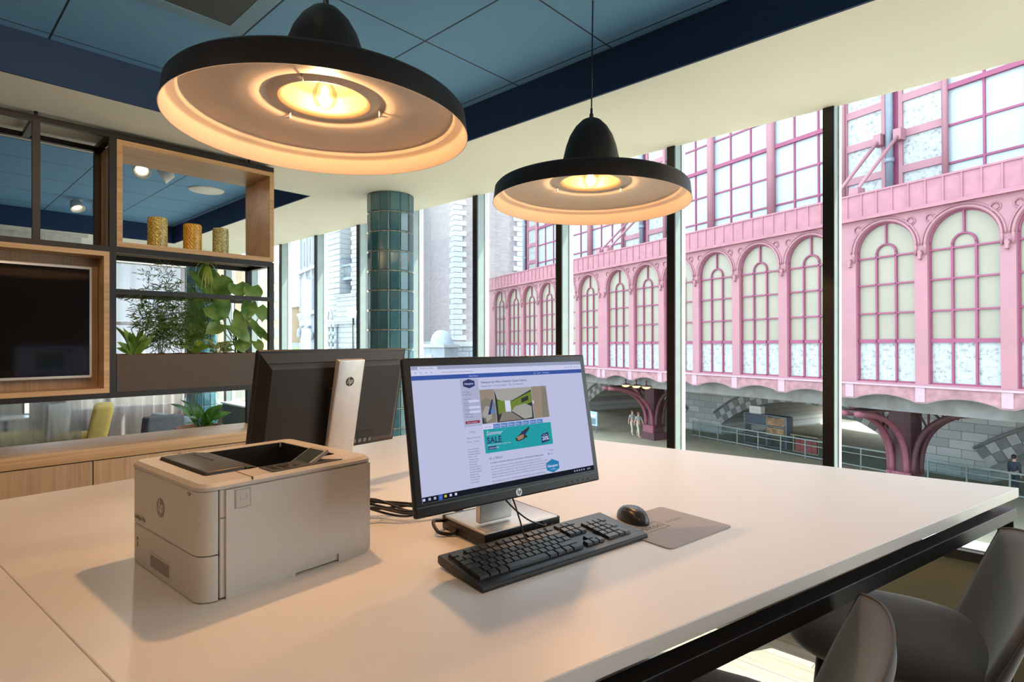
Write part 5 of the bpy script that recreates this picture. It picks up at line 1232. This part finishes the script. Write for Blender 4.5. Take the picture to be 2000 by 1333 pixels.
# display kiosk and book crate
kx = empty('display_stand', 'blue grey shop display stand with orange posters below the bridge', 'display stand', gp(16.6,9.2), (0,0,RZ))
FR = mat('kiosk_frame', (0.120,0.140,0.165), .5, .2, noise=.08)
b = MB()
for x in (-1.6,-.2,1.5): b.box((x-.06,-.3,0),(x+.06,.3,2.0))
for z in (0,.65,1.3,1.95): b.box((-1.6,-.3,z),(1.5,.3,z+.07))
b.obj('frame', FR, kx)
for x, z, lab in ((-1.5,.75,'o'),(-1.5,1.4,'o')): MB().box((x,.30,z),(x+1.25,.33,z+.5)).obj('poster', mat('poster_orange', (0.300,0.170,0.080), .6, noise=.5, nscale=4), kx)
MB().box((-.1,.30,1.40),(1.4,.33,1.92)).obj('panel', mat('kiosk_blue', (0.050,0.070,0.100), .5, noise=.2), kx)
MB().box((.3,-.2,2.02),(1.2,.2,2.5)).obj('counter_goods', mat('pale_goods', (.65,.62,.58), .6, noise=.2), kx)
bc = empty('book_crate', 'cream crate holding a row of dark red binders standing on the street', 'crate', gp(13.65,9.2), (0,0,RZ))
MB().box((-.85,-.35,.0),(.85,.35,.06)).box((-.85,-.35,1.0),(.95,.45,1.08)).box((-.85,-.35,.06),(.85,-.30,1.0)).box((.75,-.3,.06),(.85,.35,1.0)).box((-.85,-.3,.06),(-.80,.35,1.0)).obj('body', mat('crate_cream', (0.260,0.231,0.151), .7, noise=.06), bc)
for i in range(4):
    tag(MB().box((-.17,0,0),(.17,.28,.80)).obj('binder', mat('binder_red', (.38,.06,.06), .5, noise=.1), None, loc=gp(13.65-.55+.36*i,9.15,.065), rot=(0,0,RZ)), 'dark red binder in the cream street crate, %s' % ('leftmost of four','second from the left','third from the left','rightmost of four')[3-i], 'binder', 'binders in the street crate')
va_ = empty('white_awning', 'white market awning beyond the railing under the bridge', 'awning', gp(8.5,24), (0,0,RZ))
MB().add([(-2.5,-1,2.2),(2.5,-1,2.2),(2.5,1,1.7),(-2.5,1,1.7),(-2.5,-1,2.3),(2.5,-1,2.3),(2.5,1,1.8),(-2.5,1,1.8)], [(0,1,2,3),(4,5,6,7),(0,1,5,4),(1,2,6,5),(2,3,7,6),(3,0,4,7)]).obj('canopy', mat('awning_white', (0.357,0.361,0.357), .7, noise=.04), va_)
for x in (-2.4,2.4):
    for y in (-.9,.9): MB().cyl((x,y,0),(x,y,1.8),.04,8).obj('pole', FR, va_)
bu = empty('hedge', 'pale flowering bush behind the railing at the far right', 'bush', gp(2.9,12.5))
mb = MB(); rnd = random.Random(3)
for i in range(900):
    p = Vector((rnd.gauss(0,.55), rnd.gauss(0,.5), 1.2+rnd.gauss(0,.5))); d = Vector((rnd.uniform(-1,1),rnd.uniform(-1,1),rnd.uniform(-1,1))).normalized(); leaf(mb, p, p+d*.2, .14, (0,0,1), .1, 'ovate', .1, 3)
mb.obj('foliage', leaf_mat('leaf_pale', (.45,.50,.38), (.80,.82,.74), 3), bu); MB().cyl((0,0,0),(0,0,1.2),.08,8).obj('trunk', mat('trunk', (.12,.09,.06), .8), bu)
# sign plates
sg = empty('shop_sign', 'dark green rectangular shop sign on the stone wall under the bridge', 'sign', gp(24.6,9.4,3.0), (0,0,RZ))
MB().box((-1.5,0,0),(1.2,.08,.95)).obj('board', mat('sign_green', (.05,.075,.065), .5, noise=.1), sg)
b = MB().box((-1.55,.08,-.03),(1.25,.11,.02)).box((-1.55,.08,.93),(1.25,.11,.98)).box((-1.3,.085,.55),(.9,.10,.72)).box((-1.3,.085,.22),(.9,.10,.30)); b.obj('border', mat('sign_pale', (.40,.46,.42), .5, noise=.1), sg)
s2 = empty('street_sign', 'pale blue street board with a white text bar just right of the monitor', 'sign', gp(26.9,2.6,0), (0,0,RZ))
MB().box((-.95,0,.5),(.95,.06,1.55)).obj('board', mat('board_blue', (.30,.42,.50), .5, noise=.05), s2)
MB().box((-.75,.06,1.15),(.70,.08,1.30)).obj('text_bar', mat('board_white', (.8,.82,.82), .5), s2); MB().box((-.8,.055,.6),(.8,.07,1.05)).obj('inset', mat('board_dark', (.10,.15,.19), .5), s2)
for x in (-.8,.8): MB().box((x-.03,0,0),(x+.03,.06,.5)).obj('leg', FR, s2)
# warm lamps under the deck
for i, (s, lab) in enumerate(((20.8,'left'),(19.8,'middle'),(18.9,'right'))):
    l_ = empty('deck_lamp', 'warm lit lamp fixed under the bridge deck, %s one of three in a row' % lab, 'lamp', bp(s-.6,.45,-2.62), (0,0,RZ), group='lit lamps under the bridge deck')
    MB().cyl((0,0,.0),(0,0,.35),.05,8).obj('stem', ROSE_SHADED, l_); MB().lathe([(0,.10),(.30,.02),(.32,0),(.0,-.0)], 16).obj('hood', ROSE_SHADED, l_)
    MB().sphere((0,0,-.05),.20,12,8,sc=(1.2,1.2,.5)).obj('globe', emit_mat('warm_globe', (1,.78,.30), 2.2), l_)

# ================================================================== BUILDINGS ACROSS THE STREET
def pz(x, y, Z):
    return Vector((Z*(cos(YAW)+sin(YAW)*(x-1000)/FPX), Z*(sin(YAW)-cos(YAW)*(x-1000)/FPX), CH+(666.5-y)/FPX*Z))
GZ = -5.30
def brick_mat(name, c1, c2, mo, w=.5, h=.16, ms=.012):
    m = bpy.data.materials.new(name); m.use_nodes = True; nt = m.node_tree; p = nt.nodes['Principled BSDF']; L = nt.links.new
    tc = nt.nodes.new('ShaderNodeTexCoord'); mp = nt.nodes.new('ShaderNodeMapping'); mp.inputs['Rotation'].default_value = (pi/2,0,0); br_ = nt.nodes.new('ShaderNodeTexBrick'); br_.inputs['Scale'].default_value = 1
    br_.inputs['Brick Width'].default_value = w; br_.inputs['Row Height'].default_value = h; br_.inputs['Mortar Size'].default_value = ms
    for k_, c in (('Color1',c1),('Color2',c2),('Mortar',mo)): br_.inputs[k_].default_value = (*c,1)
    L(tc.outputs['Object'], mp.inputs[0]); L(mp.outputs[0], br_.inputs['Vector']); L(br_.outputs['Color'], p.inputs['Base Color']); p.inputs['Roughness'].default_value = .85
    return m
BRICK = brick_mat('pale_brick', (.215,.185,.20), (.275,.24,.255), (.31,.295,.31))
ASH = brick_mat('ashlar', (.32,.36,.40), (.39,.42,.45), (.13,.15,.18), 1.4, .55, .03)
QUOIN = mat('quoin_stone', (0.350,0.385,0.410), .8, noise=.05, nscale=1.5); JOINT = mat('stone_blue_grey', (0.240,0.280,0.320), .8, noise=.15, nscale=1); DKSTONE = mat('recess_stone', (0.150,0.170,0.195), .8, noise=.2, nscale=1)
def frame_(A, B, parent_inv=None):
    A = Vector(A); B = Vector(B); a = atan2(B.y-A.y, B.x-A.x); return a, (Vector((B.x,B.y,0))-Vector((A.x,A.y,0))).length
def face(root, A, B, z0, z1, m, name='wall', th_=.5, out=0.0):
    """vertical wall slab from A to B (world), its street side on local -y"""
    a, ln = frame_(A, B); o = MB().box((0,-out,z0),(ln,th_,z1)).obj(name, m); o.parent = root
    o.matrix_local = Matrix.Translation(Vector((A[0]-root.location.x, A[1]-root.location.y, -root.location.z))) @ Matrix.Rotation(a,4,'Z'); return o, ln
K = pz(888,0,54); Rr = pz(1022,0,57.5); Lf = pz(780,0,74)
bl = empty('brick_tower', 'pale brick building corner with white quoin stones left of the pink bridge', 'building', (K.x,K.y,GZ))
for A, B, pos in ((K,Rr,'r'),(Lf,K,'l')):
    o, ln = face(bl, A, B, GZ+6.5, 24, BRICK)
    q = MB(); q2 = MB(); z = GZ+6.9; i = 0
    while z < 24:
        w = 1.15 if i % 2 == 0 else .75
        if pos == 'r': q.box((-.06,-.10,z),(w,.02,z+.44)); q.box((ln-w,-.10,z),(ln+.03,.02,z+.44)); q2.box((0,-.03,z+.44),(w-.1,.01,z+.49)); q2.box((ln-w+.1,-.03,z+.44),(ln,.01,z+.49))
        else: q.box((ln-w*1.1,-.10,z),(ln+.06,.02,z+.44)); q2.box((ln-w,-.03,z+.44),(ln,.01,z+.49))
        z += .49; i += 1
    q.obj('quoins', QUOIN, o); q2.obj('quoin_joints', JOINT, o)
    o2, ln = face(bl, A, B, GZ, GZ+6.5, ASH, 'base_wall', .7, .25)
    MB().box((-.1,-.5,GZ+6.3),(ln+.1,.02,GZ+6.75)).obj('string_course', QUOIN, o2)
MB().cyl(pz(1026,0,53.4)-Vector((K.x,K.y,GZ+0-0))+Vector((0,0,-CH-592/FPX*0)), pz(1026,0,53.4)-Vector((K.x,K.y,GZ))+Vector((0,0,1)), .01, 6)
p0 = pz(1026,0,56.5); MB().cyl((p0.x-K.x,p0.y-K.y,6),(p0.x-K.x,p0.y-K.y,30),.16,12).obj('drain_pipe', mat('pipe_grey_blue', (.38,.45,.55), .5), bl)
# small portal with rounded roof at the foot of the brick corner
A, B = pz(826,0,52), pz(868,0,50); a, ln = frame_(A, B)
pt_ = empty('stone_portal', 'small stone portal with rounded blue grey roof at the foot of the brick building', 'portal', (A.x,A.y,GZ), (0,0,a))
MB().box((0,0,0),(ln,1.6,6.3)).obj('wall', JOINT, pt_); MB().box((-.15,-.2,6.25),(ln+.15,1.6,6.5)).obj('cornice', QUOIN, pt_)
MB().box((.5,-.05,4.2),(1.3,.05,5.6)).obj('niche', QUOIN, pt_)
MB().lathe([(1.0,0),(.97,.35),(.85,.75),(.6,1.1),(.3,1.25),(0,1.3)], 20, c=(ln*.55,.8,6.5)).obj('domed_roof', mat('lead_roof', (0.320,0.380,0.440), .5, noise=.1), pt_)
# ornate facade with pilaster, dark recess and portal (between the mullions left of the column)
A, B = pz(636,0,66), pz(712,0,60); a, ln = frame_(A, B)
sb = empty('stone_facade', 'pale stone facade with pilaster, dark recess and portal, directly left of the tiled column', 'building', (A.x,A.y,GZ), (0,0,a))
def at_px(x): # position along the facade for a column of the picture
    d = pz(x,0,1); d.z = 0; n_ = Vector((-sin(a), cos(a), 0)); t = (Vector((A.x,A.y,0)).dot(n_))/d.dot(n_); return ((d*t)-Vector((A.x,A.y,0))).dot(Vector((cos(a),sin(a),0)))
u = [at_px(v) for v in (640,654,665,687,700,712)]
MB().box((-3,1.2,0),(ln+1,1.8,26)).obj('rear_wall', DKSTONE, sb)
b = MB().box((u[0]-.3,0,0),(u[2],1.3,26)); b.obj('pilaster', ASH, sb); q = MB(); z = .3
while z < 26: q.box((u[0]-.35,-.07,z),(u[1],.02,z+.52)); q.box((u[1]+.05,-.14,z),(u[2]+.05,.02,z+.52)); z += .62
q.obj('rusticated_blocks', QUOIN, sb)
q = MB(); z = .3; i = 0
while z < 26: q.box((u[3]+(.25 if i%2 else 0),-.12,z),(u[4],.5,z+.42)); z += .48; i += 1
MB().box((u[3]+.3,0,0),(ln+1,1.3,26)).obj('side_wall', BRICK, sb); q.obj('quoins', QUOIN, sb)
b = MB().box((u[2],.2,13.5),(u[3]+.3,1.2,13.8)).box((u[2],.2,15.0),(u[3]+.3,.5,15.2)).box((u[2],.4,11.2),(u[3]+.3,1.2,11.9)); x = u[2]+.1
while x < u[3]+.2: b.cyl((x,.35,13.8),(x,.35,15.0),.07,6); x += .28
b.obj('balcony', JOINT, sb)
pq = MB().box((u[2]-.2,-1.2,0),(ln+.6,.1,8.6)).box((u[2]-.5,-1.5,8.6),(ln+.8,.1,9.1)).box((u[3]-.9,-1.3,9.1),(ln+.6,.1,11.4)).box((u[3]-1.1,-1.5,11.4),(ln+.8,.1,11.7)); pq.obj('portal', ASH, sb)
q = MB()
for x in (u[2]+.05,u[2]+.75,u[2]+1.6): 
    q.cyl((x,-1.45,3.2),(x,-1.45,8.4),.17,10); q.box((x-.25,-1.7,2.8),(x+.25,-1.2,3.2)); q.box((x-.25,-1.7,8.3),(x+.25,-1.2,8.6))
    for j in range(6): q.sphere((x+.05*(-1)**j,-1.6,3.6+.8*j),.24,8,6)
q.tube([(u[2]-.1+1.0*(1-cos(pi*i/10))*.5,-1.5,9.1+1.0*sin(pi*i/10)) for i in range(11)], .16, 6); q.obj('portal_columns', QUOIN, sb)
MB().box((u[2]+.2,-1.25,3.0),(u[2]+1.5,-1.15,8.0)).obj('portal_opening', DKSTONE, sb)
# second ornate facade further left
A, B = pz(588,0,82), pz(622,0,74); a, ln = frame_(A, B)
sc_ = empty('stone_facade', 'tall ornate pale stone facade with slender windows and statues, beside the strip of sky', 'building', (A.x,A.y,GZ), (0,0,a))
MB().box((0,0,0),(ln+4,3,22)).obj('wall', mat('facade_grey_blue', (0.280,0.320,0.370), .85, noise=.1, nscale=.8), sc_)
b = MB()
for z in (16.2,10.3,21.6): b.box((-.4,-.5,z),(ln+4,0,z+.4))
for x in (.1,ln*.38,ln*.72): b.box((x,-.25,11),(x+.35,0,21.6)); b.box((x-.1,-.35,15.6),(x+.45,0,16.2))
for j in range(26): b.sphere((random.uniform(.1,ln*.9),-.4,random.uniform(2,10.2)),random.uniform(.2,.5),8,6,sc=(1,1,1.5))
b.obj('mouldings', QUOIN, sc_)
b = MB()
for x in (ln*.18,ln*.52): b.box((x,-.04,11.6),(x+ln*.14,.02,15.4)); b.box((x,-.04,17.2),(x+ln*.14,.02,20.6))
for x in (ln*.2,ln*.5,ln*.75): b.box((x,-.04,1),(x+.5,.02,6))
b.obj('windows', DKSTONE, sc_)
# far street end
A, B = pz(500,0,88), pz(568,0,100); a, ln = frame_(A, B)
yb_ = empty('apartment_building', 'tan apartment block with rows of windows seen beside the shelf unit', 'building', (A.x,A.y,GZ), (0,0,a))
MB().box((-3,0,0),(ln,8,19.5)).obj('wall', mat('tan_render', (0.360,0.280,0.180), .85, noise=.05, nscale=1), yb_)
k_ = 0
for zz in range(6):
    for xx in range(5):
        x = -2+xx*(ln/4.6); f_ = MB().box((x,-.06,1.2+3*zz),(x+1.3,.02,3.0+3*zz)).obj('window', mat('window_frame_white', (0.315,0.311,0.294), .6), yb_)
        MB().box((x+.08,-.08,1.28+3*zz),(x+1.22,-.05,2.92+3*zz)).obj('pane', mat('far_pane', (.22,.34,.36), .2, noise=.1), f_)
A, B = pz(569,0,105), pz(592,0,100); a, ln = frame_(A, B)
tb = empty('corner_house', 'small tan house with pale green roof at the far end of the street', 'building', (A.x,A.y,GZ), (0,0,a))
MB().box((0,0,0),(ln+3,6,12.8)).obj('wall', mat('tan_render', (.72,.56,.36), .85), tb)
MB().add([(-.4,-.4,12.8),(ln+3,-.4,12.8),(ln+3,3,15.5),(-.4,3,15.5),(-.4,6.4,12.8),(ln+3,6.4,12.8)], [(0,1,2,3),(3,2,5,4),(0,3,4),(1,5,2),(0,4,5,1)]).obj('roof', mat('green_roof', (0.168,0.210,0.176), .7, noise=.1), tb)
bs_ = empty('street_kiosk', 'white and teal street kiosk at the far end of the street', 'kiosk', pz(568,0,60)*1.0-Vector((0,0,CH+666.5/FPX*60-0)) if False else Vector((pz(570,0,62).x,pz(570,0,62).y,GZ)), (0,0,radians(-20)))
MB().box((0,0,0),(2.2,1.5,5.2)).obj('body', mat('kiosk_teal', (.16,.42,.44), .4, noise=.2, nscale=2), bs_); MB().box((-.15,-.15,5.2),(2.4,1.6,6.6)).box((-.05,-.05,0),(2.25,.0,.6)).box((.5,-.03,0),(.6,0,5.2)).box((1.5,-.03,0),(1.6,0,5.2)).obj('trim', QUOIN, bs_)
sh_ = empty('street_tree', 'round pale green tree crown low at the far street end', 'tree', (pz(579,0,52).x,pz(579,0,52).y,GZ)); mb = MB(); rnd = random.Random(8)
for i in range(700):
    d = Vector((rnd.gauss(0,1),rnd.gauss(0,1),rnd.gauss(0,1))).normalized()*rnd.uniform(.5,1); p = Vector((d.x*.55,d.y*.6,5.2+d.z*1.0)); leaf(mb, p, p+d*.2, .16, (0,0,1), .1, 'ovate', .1, 3)
mb.obj('foliage', leaf_mat('leaf_street', (.35,.50,.18), (.60,.72,.36), 3), sh_); MB().cyl((0,0,0),(0,0,4.6),.10,8).obj('trunk', mat('trunk', (.12,.09,.06), .8), sh_)
gl = empty('street_lamp', 'white mushroom shaped street lamp in front of the stone portal', 'lamp', (pz(690,0,34).x,pz(690,0,34).y,GZ))
MB().cyl((0,0,0),(0,0,8.2),.06,10).obj('pole', STEEL, gl); MB().lathe([(0,8.65),(.28,8.6),(.40,8.45),(.42,8.35),(.30,8.2),(0,8.15)], 24).obj('globe', mat('opal', (.92,.92,.90), .3, noise=.01), gl)

# ================================================================== PEOPLE OUTSIDE
def skin_mesh(name, nodes, edges, m, parent, sub=1):
    me = bpy.data.meshes.new(name); me.from_pydata([n_[0] for n_ in nodes], edges, []); o = bpy.data.objects.new(name, me); COL.objects.link(o)
    sk = o.modifiers.new('s', 'SKIN'); ss = o.modifiers.new('u', 'SUBSURF'); ss.levels = sub; ss.render_levels = sub
    for i, n_ in enumerate(nodes): me.skin_vertices[0].data[i].radius = (n_[1], n_[2] if len(n_) > 2 else n_[1])
    me.skin_vertices[0].data[0].use_root = True
    bpy.context.view_layer.update(); m2 = bpy.data.meshes.new_from_object(o.evaluated_get(bpy.context.evaluated_depsgraph_get()))
    bpy.data.objects.remove(o); m2.materials.clear(); m2.materials.append(m)
    for p in m2.polygons: p.use_smooth = True
    o = bpy.data.objects.new(name, m2); COL.objects.link(o); o.parent = parent; return o
SKIN_M = mat('skin', (.55,.33,.25), .55, noise=.05)
def person(label, s, t, rz, shirt, trousers, hair, walk=.0, long_sleeve=False):
    root = empty('person', label, 'person', gp(s,t), (0,0,RZ+rz)); w = walk
    N = [((0,0,.95),.13,.10),((0,0,1.15),.12,.09),((0,.0,1.36),.15,.09),((0,0,1.47),.06),((0,.01,1.55),.055),((0,.01,1.62),.085,.095),((0,.0,1.70),.07,.08)]
    E = [(0,1),(1,2),(2,3),(3,4),(4,5),(5,6)]
    def chain(start, pts):
        i = start
        for p in pts: N.append(p); E.append((i, len(N)-1)); i = len(N)-1
    for sx in (-1,1):
        k_ = sx*w
        chain(2, [((sx*.18,0,1.40),.055),((sx*.23,-.10*k_,1.14),.042),((sx*.24,-.22*k_+.05,.90),.032),((sx*.24,-.24*k_+.07,.83),.028,.018)])
        hb = len(N)-1
        for q in range(4): N.append(((sx*(.235+.004*q),-.25*k_+.05+.018*q,.745+.006*abs(q-1.5)),.008)); E.append((hb, len(N)-1))
        N.append(((sx*.215,-.24*k_+.10,.80),.009)); E.append((hb, len(N)-1))
        chain(0, [((sx*.09,.02,.86),.085),((sx*.10,.20*k_,.50),.058),((sx*.10,.30*k_-.06*abs(w),.10),.040),((sx*.10,.30*k_-.0,.045),.036,.03),((sx*.11,.30*k_+.14,.03),.035,.022)])
    body = skin_mesh('body', N, E, SKIN_M, root)
    T_ = [((0,0,.93),.150,.12),((0,0,1.15),.14,.11),((0,0,1.36),.17,.11),((0,0,1.45),.075)]; TE = [(0,1),(1,2),(2,3)]
    for sx in (-1,1):
        T_.append(((sx*.18,0,1.40),.072)); TE.append((2,len(T_)-1)); T_.append(((sx*.215,-.06*sx*w,1.22),.064)); TE.append((len(T_)-2,len(T_)-1))
        if long_sleeve: T_.append(((sx*.24,-.20*sx*w+.05,.92),.046)); TE.append((len(T_)-2,len(T_)-1))
    skin_mesh('shirt', T_, TE, shirt, body)
    P_ = [((0,0,.98),.155,.125)]; PE = []
    for sx in (-1,1):
        i = 0
        for p in (((sx*.09,.02,.85),.105),((sx*.10,.20*sx*w,.50),.078),((sx*.10,.30*sx*w-.06*abs(w),.10),.062)): P_.append(p); PE.append((i,len(P_)-1)); i = len(P_)-1
    skin_mesh('trousers', P_, PE, trousers, body)
    MB().sphere((0,-.015,1.675),.105,16,10,sc=(.95,1.05,.98)).obj('hair', hair, body)
    b = MB().sphere((0,.118,1.615),.016,8,6,sc=(.8,1.2,1.4)); b.obj('nose', SKIN_M, body); e = MB()
    for sx in (-1,1): e.sphere((sx*.035,.105,1.645),.010,8,6)
    e.box((-.025,.107,1.575),(.025,.114,1.581)); e.obj('eyes_and_mouth', mat('dark_detail', (.05,.03,.03), .5), body)
    e = MB()
    for sx in (-1,1): e.sphere((sx*.098,.01,1.63),.025,8,6,sc=(.4,.8,1.2))
    e.obj('ears', SKIN_M, body)
    return root
WH = mat('cloth_white', (0.302,0.302,0.311), .8, noise=.06); KH = mat('cloth_khaki', (.42,.38,.30), .8, noise=.08); NV = mat('cloth_navy', (.035,.05,.075), .8, noise=.1); HR = mat('hair_reddish', (.20,.08,.06), .7, noise=.2); HD = mat('hair_dark', (.02,.016,.015), .6, noise=.2)
person('walking person in white top and khaki trousers, left of the two under the bridge', 24.2, 4.4, radians(80), WH, KH, HR, .8)
person('striding person in white top, right of the two walkers, nearest the dark red pier', 23.3, 4.2, radians(80), WH, KH, HR, 1.0)
person('person in dark blue clothes standing behind the railing at the right edge', 3.35, 8.4, radians(170), NV, NV, HD, .1, True)
